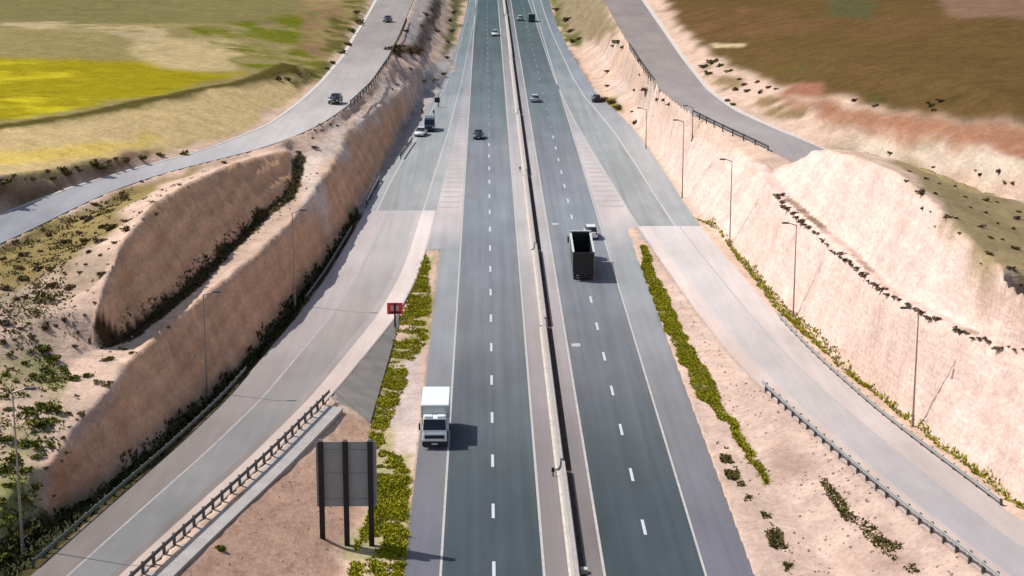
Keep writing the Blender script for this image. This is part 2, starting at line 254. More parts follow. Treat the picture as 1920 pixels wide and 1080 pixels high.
# fan-shaped grid, finer near the road
NR, NC = 820, 640
Yr = 84*np.power(1900/84, np.linspace(0, 1, NR)); Yr = np.r_[-900, -400, -100, 20, 60, Yr, 2600, 4000, 7000, 11900]
tc_ = np.linspace(-1, 1, NC); tc_ = np.r_[-40, -14, -6, -3, -2, -1.5, -1.2, tc_, 1.2, 1.5, 2, 3, 6, 14, 40]
def hw(Y): return 26+np.clip(Y, 0, 2000)*.31
CX = 5+0.012*0
GX = CX+tc_[None, :]*hw(Yr)[:, None]; GY = np.repeat(Yr[:, None], len(tc_), 1); GX = np.clip(GX, -5900, 5900)
GZ = np.zeros_like(GX)
for a, b, c in tf:
    A, B, C_ = tv[a], tv[b], tv[c]
    y0, y1 = min(A[1], B[1], C_[1]), max(A[1], B[1], C_[1]); r0, r1 = np.searchsorted(Yr, y0-1e-6), np.searchsorted(Yr, y1+1e-6)
    if r1 <= r0: continue
    x0, x1 = min(A[0], B[0], C_[0])-CX, max(A[0], B[0], C_[0])-CX
    hs = hw(Yr[r0:r1]); lo = min((x0/hs).min(), (x0/hs).max()); hi = (x1/hs).max()
    c0, c1 = np.searchsorted(tc_, lo-1e-6), np.searchsorted(tc_, max(hi, (x1/hs).min())+1e-6)
    if c1 <= c0: continue
    X = GX[r0:r1, c0:c1]; Y = GY[r0:r1, c0:c1]
    den = (B[1]-C_[1])*(A[0]-C_[0])+(C_[0]-B[0])*(A[1]-C_[1])
    if abs(den) < 1e-9: continue
    l1 = ((B[1]-C_[1])*(X-C_[0])+(C_[0]-B[0])*(Y-C_[1]))/den; l2 = ((C_[1]-A[1])*(X-C_[0])+(A[0]-C_[0])*(Y-C_[1]))/den; l3 = 1-l1-l2
    m = (l1 > -1e-6) & (l2 > -1e-6) & (l3 > -1e-6)
    z = l1*tz[a]+l2*tz[b]+l3*tz[c]; GZ[r0:r1, c0:c1][m] = z[m]
def inpoly(X, Y, poly):
    poly = np.array(poly)[:, :2]; ins = np.zeros(X.shape, bool)
    bx = (X >= poly[:, 0].min()) & (X <= poly[:, 0].max()) & (Y >= poly[:, 1].min()) & (Y <= poly[:, 1].max())
    xs, ys = X[bx], Y[bx]; r = np.zeros(xs.shape, bool); n = len(poly)
    for i in range(n):
        xa, ya = poly[i]; xb, yb = poly[(i+1) % n]
        if ya == yb: continue
        c = (ya > ys) != (yb > ys); r ^= c & (xs < (xb-xa)*(ys-ya)/(yb-ya)+xa)
    ins[bx] = r; return ins
def blur(A, k):
    for ax in (0, 1):
        for _ in range(k):
            B = A.copy(); s = [slice(None)]*A.ndim; p = s.copy(); q = s.copy()
            s[ax] = slice(1, -1); p[ax] = slice(0, -2); q[ax] = slice(2, None)
            B[tuple(s)] = (A[tuple(p)]+2*A[tuple(s)]+A[tuple(q)])/4; A = B
    return A
POLY_MAIN = [(-5.9, -900), (18.9, -900), (18.9, 11000), (-5.9, 11000)]
ribs = []
def ribbon_poly(a, b): return [tuple(p) for p in a]+[tuple(p) for p in reversed(b)]
S_LRL, S_LRR, S_RRL, S_RRR = [smooth_line(w, 2.0, 6) for w in (W_LRL, W_LRR, W_RRL, W_RRR)]
S_OLU, S_OLD, S_ORU, S_ORD = [smooth_line(wz(l), 2.0, 8) for l in (OL_U, OL_D, OR_U, OR_D)]
paved = np.zeros(GX.shape, bool)
for poly in (POLY_MAIN, ribbon_poly(S_LRL, S_LRR), ribbon_poly(S_RRL, S_RRR), ribbon_poly(S_OLU, S_OLD), ribbon_poly(S_ORU, S_ORD)): paved |= inpoly(GX, GY, poly)
far_left = inpoly(GX, GY, ribbon_poly([(-5.9, 255), (-5.9, 900)], [tuple(p[:2]) for p in S_LRL if 255 < p[1] < 900]))
pm = paved | far_left | inpoly(GX, GY, ribbon_poly([(18.9, 245), (18.9, 900)], [tuple(p[:2]) for p in S_RRR if 245 < p[1] < 900]))
near = np.clip(blur(pm.astype(float), 5)*3.0, 0, 1)
Zs = blur(GZ, 1)
gy, gx = np.gradient(Zs); sl_x = gx/np.maximum(np.gradient(GX, axis=1), 1e-3); steep = np.clip(np.abs(sl_x)-.45, 0, 1)
amp = (1-near)*(.34+.9*np.clip(steep, 0, .6))
vis = (GY < 2000) & (np.abs(tc_)[None, :] < 1.3)
st = np.clip(steep*3, 0, 1)
rill = fbm(GX*.22, GY, 3.4, 21, 5, .6); ledge = np.sin(Zs*3.3+fbm(GX, GY, 22, 33, 3)*5)
NZ = fbm(GX, GY, 9, 3, 6, .6)*.6*(1-.4*st)+st*(rill*np.where(GX > 5, .5, 1.1)+ledge*.15)+(1-st)*fbm(GX, GY, 2.6, 27, 3)*.22+fbm(GX, GY, 60, 40, 3)*.8
GZ = np.where(near > .995, GZ, Zs)+amp*NZ*vis
GZ = GZ-np.where(pm, .22, .0)
def height(x, y):
    x = np.asarray(x, float); y = np.asarray(y, float)
    r = np.interp(y, Yr, np.arange(len(Yr))); r0 = np.clip(r.astype(int), 0, len(Yr)-2); fr = r-r0
    t = (x-CX)/hw(y); c = np.interp(t, tc_, np.arange(len(tc_))); c0 = np.clip(c.astype(int), 0, len(tc_)-2); fc = c-c0
    return (GZ[r0, c0]*(1-fc)+GZ[r0, c0+1]*fc)*(1-fr)+(GZ[r0+1, c0]*(1-fc)+GZ[r0+1, c0+1]*fc)*fr
TT = np.linspace(90, 1100, 5000)
def hit(px, py):
    d = ray(px, py); t = TT/d[1]; x = d[0]*t; z = H+d[2]*t; h = height(x, TT); k = np.argmax(z <= h)
    if z[k] > h[k]: k = len(TT)-1
    return (x[k], TT[k], h[k])
# ------------------------------------------------------------------ soil colour zones
def hx(s): return np.array([((int(s[i:i+2], 16)/255+.055)/1.055)**2.4 for i in (0, 2, 4)])
SAND = np.array([.55, .395, .305])
wx = GX+fbm(GX, GY, 7, 60, 4)*2.6; wy = GY+fbm(GX, GY, 11, 70, 4)*6.0
col = np.broadcast_to(SAND, GX.shape+(3,)).copy()
def zone(px_poly, c, soft=2, world=None, tex=0.0, warp=1.0):
    global col
    wpz = world if world is not None else [hit(x, y)[:2] for x, y in px_poly]
    m = inpoly(GX+(wx-GX)*warp, GY+(wy-GY)*warp, wpz).astype(float); m = blur(m, soft)
    if tex: m = m*np.clip(.5+tex*fbm(GX, GY, 6, 91+len(wpz), 5), 0, 1)
    col = col*(1-m[..., None])+np.array(c)*m[..., None]
def sheet_poly(a, b): return [p[:2] for p in wz(a)]+[p[:2] for p in reversed(wz(b))]
# left fields
zone([(-900, 90), (-900, -118), (730, -118), (690, 10), (640, 90), (580, 160), (500, 215), (430, 250), (330, 285), (200, 305), (0, 330), (-500, 420)], (.25, .20, .085), 3)
zone([(-900, -118), (500, -118), (600, 40), (480, 45), (0, 50), (-900, 60)], (.17, .15, .06), 4)
zone([(0, 52), (200, 60), (330, 85), (300, 50), (120, 40), (0, 42)], (.38, .30, .17), 3, tex=2)
zone([(240, 75), (440, 70), (450, 130), (260, 135)], (.40, .31, .16), 5)
zone([(350, 50), (600, 20), (600, 130), (480, 130), (400, 90)], (.13, .14, .015), 4, tex=2.5)
zone([(-500, 108), (150, 112), (290, 120), (420, 135), (480, 130), (330, 170), (200, 190), (0, 232), (-500, 300)], (.27, .22, .012), 9)
zone([(-500, 115), (150, 118), (120, 145), (0, 158), (-500, 170)], (.42, .35, .02), 7, tex=2.2)
zone([(-500, 190), (180, 185), (170, 198), (60, 222), (0, 228), (-500, 270)], (.46, .39, .02), 5, tex=2.2)
zone([(-500, 250), (0, 242), (200, 217), (400, 170), (560, 150), (560, 180), (500, 220), (430, 250), (330, 285), (200, 300), (0, 328), (-500, 400)], (.52, .385, .19), 4)
zone([(-300, 300), (100, 272), (300, 262), (200, 290), (0, 310)], (.56, .41, .11), 5)
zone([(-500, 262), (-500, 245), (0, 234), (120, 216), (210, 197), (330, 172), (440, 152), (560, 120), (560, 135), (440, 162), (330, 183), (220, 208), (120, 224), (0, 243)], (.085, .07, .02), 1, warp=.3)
zone([(560, 0), (640, 0), (660, 60), (600, 120), (560, 90)], (.24, .15, .08), 3, tex=2)
zone([(640, 0), (690, 0), (655, 70), (600, 140), (550, 175), (540, 160), (600, 110)], (.11, .10, .025), 2, tex=2.5)
zone([(-300, 430), (-300, 520), (0, 400), (130, 348), (300, 300), (300, 283), (200, 302), (0, 335)], (.19, .12, .075), 2)
# left cut: natural ground, faces, bench
zone([(0, 460), (120, 405), (250, 350), (400, 306), (470, 292), (300, 345), (230, 420), (150, 480), (60, 520), (0, 560)], (.24, .18, .075), 3)
zone([(-200, 560), (60, 520), (200, 440), (210, 500), (160, 620), (100, 700), (0, 800), (-200, 900)], (.33, .26, .18), 5, tex=1.5)
zone([(-200, 640), (70, 620), (120, 700), (90, 860), (30, 1040), (-200, 1100)], (.20, .20, .07), 4, tex=2.2)
zone(None, (.62, .365, .225), 1, world=sheet_poly(L_FOOT, L_CREST), warp=.12)
zone(None, (.62, .37, .22), 1, world=sheet_poly(L_FOOT2, L_CREST2), warp=.12)
zone([(55, 985), (92, 893), (150, 810), (200, 745), (230, 760), (190, 850), (110, 950)], (.45, .20, .10), 4, tex=1.5)
zone([(600, 262), (660, 215), (720, 150), (780, 138), (790, 158), (700, 206), (652, 250), (590, 355), (560, 400), (560, 300)], (.62, .50, .42), 2)
zone([(735, 100), (770, 0), (835, 0), (845, 60), (838, 130), (790, 150), (720, 160)], (.36, .30, .26), 3, tex=1.5)
zone([(845, -60), (878, -60), (870, 20), (850, 110), (832, 150), (835, 90), (848, 30)], (.15, .14, .06), 1)
zone([(752, 92), (776, 20), (790, -60), (826, -60), (812, 0), (790, 60), (775, 98)], (.33, .30, .28), 1, warp=.3)
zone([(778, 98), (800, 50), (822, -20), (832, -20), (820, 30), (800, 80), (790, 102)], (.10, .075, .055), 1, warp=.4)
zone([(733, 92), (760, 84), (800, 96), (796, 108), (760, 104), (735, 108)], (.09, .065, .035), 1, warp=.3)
# upper face's foot shadow painted into the soil, likewise along the left ramp ditch
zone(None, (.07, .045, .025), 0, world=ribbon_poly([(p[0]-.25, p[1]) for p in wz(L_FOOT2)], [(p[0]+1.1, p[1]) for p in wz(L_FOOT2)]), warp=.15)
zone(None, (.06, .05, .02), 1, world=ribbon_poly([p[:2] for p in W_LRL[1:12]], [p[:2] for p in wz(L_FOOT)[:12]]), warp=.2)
zone(None, (.36, .33, .31), 1, world=ribbon_poly([p[:2] for p in W_LRL[11:19]], [p[:2] for p in wz(L_FOOT)[11:]]), warp=.2)
# embankment and verge left of the motorway
zone([(300, 1080), (420, 950), (560, 850), (640, 780), (690, 800), (690, 900), (640, 1080), (500, 1300), (200, 1300)], (.38, .245, .18), 3)
zone([(650, 1080), (690, 850), (790, 480), (805, 470), (800, 640), (770, 900), (765, 1080)], (.36, .31, .17), 1)
zone(None, (.27, .25, .22), 0, world=ribbon_poly([p[:2] for p in wp([(742, 592), (692, 658), (620, 745)], zl)], [(q[0]-.3, q[1]) for q in wz([(742, 620, 0), (722, 700, 0), (700, 790, 0)])]), warp=.1)
zone([(745, 690), (795, 660), (783, 860), (735, 860), (725, 790)], (.50, .40, .36), 1, warp=.3)
# right side
zone(None, (.66, .49, .42), 1, world=sheet_poly(R_FOOT, R_CREST), warp=.15)
zone(None, (.70, .515, .445), 2, world=sheet_poly(R_CREST[:12], R_CREST2), warp=.2)
zone([(1200, 460), (1250, 500), (1440, 735), (1860, 1085), (1900, 1300), (1450, 1300), (1400, 1080), (1300, 760), (1200, 500)], (.53, .39, .32), 2)
zone([(1450, 800), (1560, 900), (1750, 1080), (1500, 1080), (1430, 900)], (.40, .275, .22), 4, tex=1.5)
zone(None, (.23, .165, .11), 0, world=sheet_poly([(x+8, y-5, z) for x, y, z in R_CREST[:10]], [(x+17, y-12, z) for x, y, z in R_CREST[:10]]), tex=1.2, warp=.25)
zone([(1545, 272), (1690, 312), (1745, 368), (1790, 415), (1850, 478), (1920, 545), (2300, 700), (2300, 480), (1900, 375), (1740, 315), (1640, 288)], (.28, .215, .115), 3)
zone([(1560, 262), (1740, 302), (1900, 358), (2200, 430), (2200, 380), (1920, 300), (1800, 292), (1640, 262)], (.55, .46, .36), 3)
zone([(1290, 90), (1340, 140), (1480, 190), (1640, 225), (1800, 262), (1800, 285), (1600, 262), (1480, 232), (1400, 200), (1330, 160)], (.23, .16, .085), 3, tex=3)
zone([(1440, 185), (1560, 195), (1700, 215), (1920, 232), (2400, 250), (2400, 380), (1920, 302), (1760, 265), (1560, 225)], (.30, .15, .09), 4)
zone([(1270, 50), (1210, -110), (2400, -118), (2400, 330), (1920, 230), (1700, 214), (1620, 196), (1540, 178), (1460, 160), (1380, 130), (1320, 92)], (.112, .068, .026), 5)
zone([(1240, 20), (1300, 10), (1480, 20), (1500, 70), (1400, 70), (1330, 80)], (.15, .08, .04), 6, tex=1.2)
zone([(1450, 60), (1900, 110), (2200, 200), (1900, 210), (1600, 150), (1480, 120)], (.11, .07, .026), 9, tex=2)
zone([(1330, 90), (1480, 110), (1560, 150), (1400, 130)], (.105, .08, .025), 7, tex=2)
zone([(1350, 20), (1800, 40), (1700, 75), (1400, 60)], (.125, .07, .032), 9, tex=2)
zone([(1600, 165), (1740, 160), (1800, 195), (1700, 208), (1620, 190)], (.06, .058, .016), 3, tex=2)
zone([(1550, 0), (1640, 0), (1620, 40), (1560, 30)], (.085, .08, .035), 4); zone([(1700, -60), (2300, -60), (2200, 45), (1780, 35)], (.19, .115, .075), 5)
zone([(1330, 82), (1400, 82), (1398, 88), (1336, 90)], (.44, .35, .2), 1, warp=.2)
zone([(1465, 157), (1555, 157), (1560, 185), (1460, 185)], (.28, .125, .08), 3)
zone([(1025, -60), (1100, -60), (1145, 20), (1160, 70), (1085, 72), (1048, 50)], (.25, .195, .12), 3)
zone([(1025, -40), (1038, -40), (1060, 60), (1090, 60), (1090, 90), (1065, 85), (1040, 50)], (.11, .11, .03), 2)
zone([(1125, 180), (1160, 182), (1170, 212), (1150, 208)], (.15, .15, .02), 1, warp=.4)
zone([(1060, 95), (1072, 95), (1120, 180), (1110, 180)], (.16, .11, .08), 1, warp=.3)
zone([(1085, 72), (1160, 70), (1200, 110), (1235, 160), (1290, 208), (1180, 205), (1110, 120)], (.52, .41, .35), 2, tex=3)
g_ = 1+.16*fbm(GX, GY, 5, 120, 5, .6)+.10*fbm(GX, GY*.4, 30, 130, 3); g_ = g_*(1+st*np.where(GX > 5, .5, 1)*(.09*ledge+.13*rill)); col = np.clip(col*g_[..., None], .01, .9)
nR, nC = GX.shape
me = bpy.data.meshes.new('ground'); nv = nR*nC
co = np.stack([GX, GY, GZ], -1).reshape(-1, 3); me.vertices.add(nv); me.vertices.foreach_set('co', co.ravel().astype(np.float32))
I = np.arange(nv).reshape(nR, nC); q = np.stack([I[:-1, :-1], I[:-1, 1:], I[1:, 1:], I[1:, :-1]], -1).reshape(-1, 4)
me.loops.add(q.size); me.loops.foreach_set('vertex_index', q.ravel().astype(np.int32)); me.polygons.add(len(q))
me.polygons.foreach_set('loop_start', np.arange(0, q.size, 4, dtype=np.int32)); me.polygons.foreach_set('loop_total', np.full(len(q), 4, np.int32))
me.polygons.foreach_set('use_smooth', np.ones(len(q), bool)); me.update(calc_edges=True)
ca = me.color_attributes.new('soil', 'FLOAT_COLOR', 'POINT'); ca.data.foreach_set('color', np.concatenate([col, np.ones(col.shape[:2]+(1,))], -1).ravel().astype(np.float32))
g = bpy.data.objects.new('ground', me); COL.objects.link(g); tag(g, kind='structure')
gm = bpy.data.materials.new('soil'); gm.use_nodes = True; t = gm.node_tree; b = t.nodes['Principled BSDF']; L = t.links.new
at_ = t.nodes.new('ShaderNodeAttribute'); at_.attribute_name = 'soil'; geo = t.nodes.new('ShaderNodeNewGeometry')
def tn(scale, detail=6, mapping=None, rough=.6):
    n = t.nodes.new('ShaderNodeTexNoise'); n.inputs['Scale'].default_value = scale; n.inputs['Detail'].default_value = detail; n.inputs['Roughness'].default_value = rough
    if mapping:
        mp = t.nodes.new('ShaderNodeMapping'); mp.inputs['Scale'].default_value = mapping; L(geo.outputs['Position'], mp.inputs[0]); L(mp.outputs[0], n.inputs['Vector'])
    else: L(geo.outputs['Position'], n.inputs['Vector'])
    return n
def mrg(o, lo, hi, a=.3, z=.7):
    r = t.nodes.new('ShaderNodeMapRange'); r.inputs[1].default_value = a; r.inputs[2].default_value = z; r.inputs[3].default_value = lo; r.inputs[4].default_value = hi; L(o, r.inputs[0]); return r.outputs[0]
def mth(op, a, c):
    n = t.nodes.new('ShaderNodeMath'); n.operation = op
    for i, v in enumerate((a, c)):
        if isinstance(v, (int, float)): n.inputs[i].default_value = v
        else: L(v, n.inputs[i])
    return n.outputs[0]
nA = tn(.35, 8); nB = tn(2.2, 8); nC_ = tn(.6, 7, (1, 1, 4.5)); nD = tn(1.1, 5, (1, .35, .25))
vor = t.nodes.new('ShaderNodeTexVoronoi'); vor.inputs['Scale'].default_value = .8; L(geo.outputs['Position'], vor.inputs['Vector'])
fac = mth('MULTIPLY', mth('MULTIPLY', mrg(nA.outputs[0], .86, 1.14), mrg(nB.outputs[0], .84, 1.16)), mrg(nC_.outputs[0], .90, 1.10))
sc = t.nodes.new('ShaderNodeVectorMath'); sc.operation = 'SCALE'; L(at_.outputs['Color'], sc.inputs[0]); L(fac, sc.inputs['Scale'])
L(sc.outputs[0], b.inputs['Base Color']); b.inputs['Roughness'].default_value = 1; b.inputs['Specular IOR Level'].default_value = 0
bp = t.nodes.new('ShaderNodeBump'); bp.inputs['Distance'].default_value = .2; bp.inputs['Strength'].default_value = .6
L(mth('ADD', mth('MULTIPLY', nB.outputs[0], .5), mth('ADD', nC_.outputs[0], mth('MULTIPLY', nD.outputs[0], .9))), bp.inputs['Height']); L(bp.outputs[0], b.inputs['Normal'])
me.materials.append(gm)
# ------------------------------------------------------------------ roads
def strip(name, a, b, m, dz=0.0, skirt=0.0, kind='structure', parent=None):
    a = np.array(a, float).copy(); b = np.array(b, float).copy(); n = len(a); a[:, 2] += dz; b[:, 2] += dz
    v = []; f = []
    if skirt:
        v = [tuple(p) for p in a]+[tuple(p) for p in b]+[(p[0], p[1], p[2]-skirt) for p in a]+[(p[0], p[1], p[2]-skirt) for p in b]
        for i in range(n-1):
            f += [(i, n+i, n+i+1, i+1), (2*n+i, i, i+1, 2*n+i+1), (n+i, 3*n+i, 3*n+i+1, n+i+1)]
    else:
        v = [tuple(p) for p in a]+[tuple(p) for p in b]; f = [(i, n+i, n+i+1, i+1) for i in range(n-1)]
    o = mesh_obj(name, v, f, m, parent)
    bm = bmesh.new(); bm.from_mesh(o.data); bmesh.ops.recalc_face_normals(bm, faces=bm.faces)
    if sum(fc.normal.z for fc in bm.faces) < 0: bmesh.ops.reverse_faces(bm, faces=bm.faces)
    bm.to_mesh(o.data); bm.free()
    if kind: tag(o, kind=kind)
    return o
YS = np.r_[np.arange(-600, 800, 10), np.arange(800, 4000, 100)]
def xl(X, ys=YS, z=0.0): return np.stack([np.full(len(ys), X) if np.isscalar(X) else X, ys, np.full(len(ys), z)], 1)
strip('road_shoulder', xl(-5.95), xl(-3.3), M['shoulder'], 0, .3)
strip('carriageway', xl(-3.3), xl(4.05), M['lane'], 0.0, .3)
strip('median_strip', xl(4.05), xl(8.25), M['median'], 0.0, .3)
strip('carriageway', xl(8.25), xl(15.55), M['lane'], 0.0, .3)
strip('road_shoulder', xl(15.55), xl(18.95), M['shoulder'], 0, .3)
def pair(a, b):
    """sample two edges at matching Y so cross-sections are level; returns arrays"""
    a = a[np.argsort(a[:, 1])]; b = b[np.argsort(b[:, 1])]
    ys = np.arange(max(a[0, 1], b[0, 1]), min(a[-1, 1], b[-1, 1]), 2.0)
    f = lambda p: np.stack([np.interp(ys, p[:, 1], p[:, 0]), ys, np.interp(ys, p[:, 1], p[:, 2])], 1)
    return f(a), f(b)
LA, LB = pair(S_LRL, S_LRR); RA, RB = pair(S_RRL, S_RRR)
def cut(a, b, y0, y1): k = (a[:, 1] >= y0) & (a[:, 1] <= y1); return a[k], b[k]
def frac(a, b, f0, f1): return a+(b-a)*f0, a+(b-a)*f1
YJL, YJR = at(700, 396)[1], at(1200, 422)[1]
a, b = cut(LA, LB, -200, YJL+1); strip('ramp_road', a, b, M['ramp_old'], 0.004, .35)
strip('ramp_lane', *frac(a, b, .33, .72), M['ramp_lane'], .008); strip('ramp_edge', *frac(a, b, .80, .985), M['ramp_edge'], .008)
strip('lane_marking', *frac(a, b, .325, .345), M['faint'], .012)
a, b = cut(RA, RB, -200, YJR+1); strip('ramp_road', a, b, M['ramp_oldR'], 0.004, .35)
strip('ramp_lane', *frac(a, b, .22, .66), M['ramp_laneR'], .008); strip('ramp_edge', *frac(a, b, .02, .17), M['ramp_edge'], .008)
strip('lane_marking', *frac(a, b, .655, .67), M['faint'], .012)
# slip lanes beyond the joints
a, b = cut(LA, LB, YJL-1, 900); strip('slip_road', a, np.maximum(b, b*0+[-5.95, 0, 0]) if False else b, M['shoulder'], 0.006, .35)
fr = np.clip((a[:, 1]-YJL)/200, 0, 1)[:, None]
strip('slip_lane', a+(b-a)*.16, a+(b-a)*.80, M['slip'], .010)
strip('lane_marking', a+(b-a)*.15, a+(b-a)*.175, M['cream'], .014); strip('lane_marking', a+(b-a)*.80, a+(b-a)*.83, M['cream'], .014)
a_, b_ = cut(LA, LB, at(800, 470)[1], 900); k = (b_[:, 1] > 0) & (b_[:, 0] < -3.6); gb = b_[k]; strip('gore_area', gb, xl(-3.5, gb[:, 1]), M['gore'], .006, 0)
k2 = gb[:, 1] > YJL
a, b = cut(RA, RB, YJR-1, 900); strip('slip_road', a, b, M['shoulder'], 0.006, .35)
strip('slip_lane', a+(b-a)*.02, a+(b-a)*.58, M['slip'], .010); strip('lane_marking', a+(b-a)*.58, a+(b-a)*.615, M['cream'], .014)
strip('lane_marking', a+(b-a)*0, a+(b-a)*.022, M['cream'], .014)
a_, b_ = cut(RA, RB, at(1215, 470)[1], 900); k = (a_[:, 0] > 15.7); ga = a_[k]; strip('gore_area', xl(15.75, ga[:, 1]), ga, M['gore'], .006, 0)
# worn cross hatching in the gores
hv = MB()
for w, X0, sgn in ((gb, -3.5, -1), (ga, 15.75, 1)):
    for y in np.arange(w[0, 1]+28, w[-1, 1]-4, 4.0):
        xe = float(np.interp(y, w[:, 1], w[:, 0]))
        if abs(xe-X0) < 1.2: continue
        hv.add([(X0+sgn*.3, y, .012), (xe-sgn*.2, y, .012), (xe-sgn*.2, y+.7, .012), (X0+sgn*.3, y+.7, .012)], [(0, 1, 2, 3)])
hv.build('hatch_marking', M['faint']); tag(bpy.data.objects['hatch_marking'], kind='structure')
# left: paved apron between slip lane's edge and road beyond the gore
OA, OB = S_OLU, S_OLD
def match(a, b, n=220):
    f = lambda p: np.stack([np.interp(np.linspace(0, 1, n), np.r_[0, np.cumsum(np.linalg.norm(np.diff(p[:, :2], axis=0), axis=1))]/np.sum(np.linalg.norm(np.diff(p[:, :2], axis=0), axis=1)), p[:, k]) for k in range(3)], 1)
    return f(a), f(b)
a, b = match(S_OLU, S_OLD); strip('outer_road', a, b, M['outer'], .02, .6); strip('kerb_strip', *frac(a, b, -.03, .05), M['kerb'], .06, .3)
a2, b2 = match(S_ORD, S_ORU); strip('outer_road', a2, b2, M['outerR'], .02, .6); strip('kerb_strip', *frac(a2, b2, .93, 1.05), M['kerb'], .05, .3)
M['shade'] = mat('painted_gap_shadow', (.055, .04, .035), 1, noise=.5, scale=.6)
strip('median_shadow', xl(6.42), xl(6.98), M['shade'], .006)  # dark strip paints in the barrier's cast shadow
# concrete apron and smooth concrete slope on the open side of the left ramp
M['apron'] = mat('apron_concrete', (.40, .37, .345), .9, noise=.12, scale=.7)
a, b = cut(LA, LB, at(150, 1190, 4)[1]-5, at(606, 757, zl(757))[1]); b0 = b+[.12, 0, -.06]; b1 = b+[1.75, -.3, -.3]
b1[:, 2] = np.maximum(b1[:, 2], height(b1[:, 0], b1[:, 1])+.06); strip('ramp_apron', b0, b1, M['apron'], 0, .3)
a, b = cut(LA, LB, at(620, 747, zl(747))[1], at(748, 588, 0)[1]); tt_ = np.linspace(0, 1, len(b))
q0, q1 = np.array(at(694, 792, .1)), np.array(at(746, 612, .02)); foot_ = q0+(q1-q0)*tt_[:, None]; foot_[:, 0] = np.maximum(foot_[:, 0], b[:, 0]+.3)
rows = [b+[.1, 0, -.03], b*.5+foot_*.5, foot_]; vv = [tuple(p) for r_ in rows for p in r_]
for k_ in (1,):
    mid = np.array(rows[k_]); mid[:, 2] = np.maximum(mid[:, 2], height(mid[:, 0], mid[:, 1])+.08); rows[k_] = mid
vv = [tuple(p) for r_ in rows for p in r_]; n_ = len(b)
o = mesh_obj('concrete_slope', vv, [(r_*n_+i, (r_+1)*n_+i, (r_+1)*n_+i+1, r_*n_+i+1) for r_ in range(2) for i in range(n_-1)], M['slabs']); sm_ = o.modifiers.new('thick', 'SOLIDIFY'); sm_.thickness = .25; sm_.offset = 0
tag(o, 'smooth grey concrete slope under the left ramp beside the red sign board', 'slope wall')
# painted lines
def line(X, w, m, y0=-300, y1=900, z=.014):
    ys = np.arange(y0, y1, 12.0); strip('lane_marking', xl(X-w/2, ys), xl(X+w/2, ys), m, z)
line(-3.36, .18, M['cream']); line(4.02, .2, M['cream']); line(8.32, .2, M['cream']); line(15.52, .18, M['cream'], -300, 900)
yd = at(920, 958)[1]; db = MB()
df = MB()
for X, y0 in ((.44, yd), (11.9, at(1178, 890)[1])):
    for k in range(-30, 60):
        y = y0+12.03*k; (db if y < 325 else df).add([(X-.12, y-1.6, .014), (X+.12, y-1.6, .014), (X+.12, y+1.6, .014), (X-.12, y+1.6, .014)], [(0, 1, 2, 3)])
o = db.build('lane_marking', M['white']); tag(o, kind='structure'); db = MB(); M['rubbed'] = mat('road_paint_rubbed', (.20, .22, .23), .7); o = df.build('lane_marking', M['rubbed']); tag(o, kind='structure')
for px, py in ((1080, 647), (1041, 420)):
    x, y, _ = at(px, py); db.add([(x-.45, y-.6, .014), (x+.45, y-.6, .014), (x+.45, y+.6, .014), (x-.45, y+.6, .014)], [(0, 1, 2, 3)])
o = db.build('lane_marking', M['cream']); tag(o, kind='structure')
# ------------------------------------------------------------------ median barrier, in its cast runs
prof = [(-.30, 0), (.30, 0), (.30, .12), (.15, .38), (.09, .92), (-.09, .92), (-.15, .38), (-.30, .12)]
runs = [(1120, 884, 6.28), (882, 614, 6.16), (612, 470, 6.30), (469, 330, 6.18), (329, 215, 6.28), (214, 110, 6.2), (109, 30, 6.3), (29, -60, 6.2)]
wl = ['nearest the camera, beside the low cross slab', 'beside the white box truck', 'beside the tipper lorry', 'just beyond the tipper lorry', 'level with the dark hatchback', 'level with the silver car', 'beside the white car far up the road', 'farthest up the road']
ends = []
for (p0, p1, X), w in zip(runs, wl):
    y0, y1 = at(1000, p0)[1]+.15, at(1000, p1)[1]-.15
    r = empty('median_barrier', (X, y0, 0)); tag(r, 'pale concrete median barrier run '+w, 'barrier', 'concrete median barrier runs')
    mb = MB(); mb.loft([[(x, y, z) for x, z in prof] for y in (0, y1-y0)]); mb.build('wall', M['concrete'], r)
    cp = MB(); cp.box(-.12, .12, .02, y1-y0-.02, .923, .99); cp.build('coping', M['concrete'], r)
    ft = MB(); ft.box(-.52, -.31, .02, y1-y0-.02, 0.0, .10); ft.build('footing', M['kerb'], r)
    ends.append(y0)
xs = MB(); xs.box(6.62, 7.15, at(1000, 1074)[1]-.35, at(1000, 1074)[1]+.25, 0, .35); tag(xs.build('cross_slab', M['kerb'], None, .03), 'low pale concrete slab across the dark gap beside the near median barrier', 'slab')
def post_marker(px, py, h, label):
    x, y, z = at(px, py); r = empty('marker_post', (x, y, 0)); tag(r, label, 'marker post', 'short marker posts beside the median barrier')
    m = MB(); m.cyl((0, 0, 0), (0, 0, h), .05, .05, 8); m.build('post', M['signpost'], r)
    m = MB(); m.box(-.13, .13, -.04, .04, h-.05, h+.33); m.build('marker_head', M['signpost'], r, .02)
post_marker(1037, 893, .42, 'short black marker post beside the median, right of the white box truck')
post_marker(975, 322, .5, 'short dark marker post on the median beyond the tipper lorry')
post_marker(945, 33, .7, 'dark marker post on the median far up the road beside the white car')
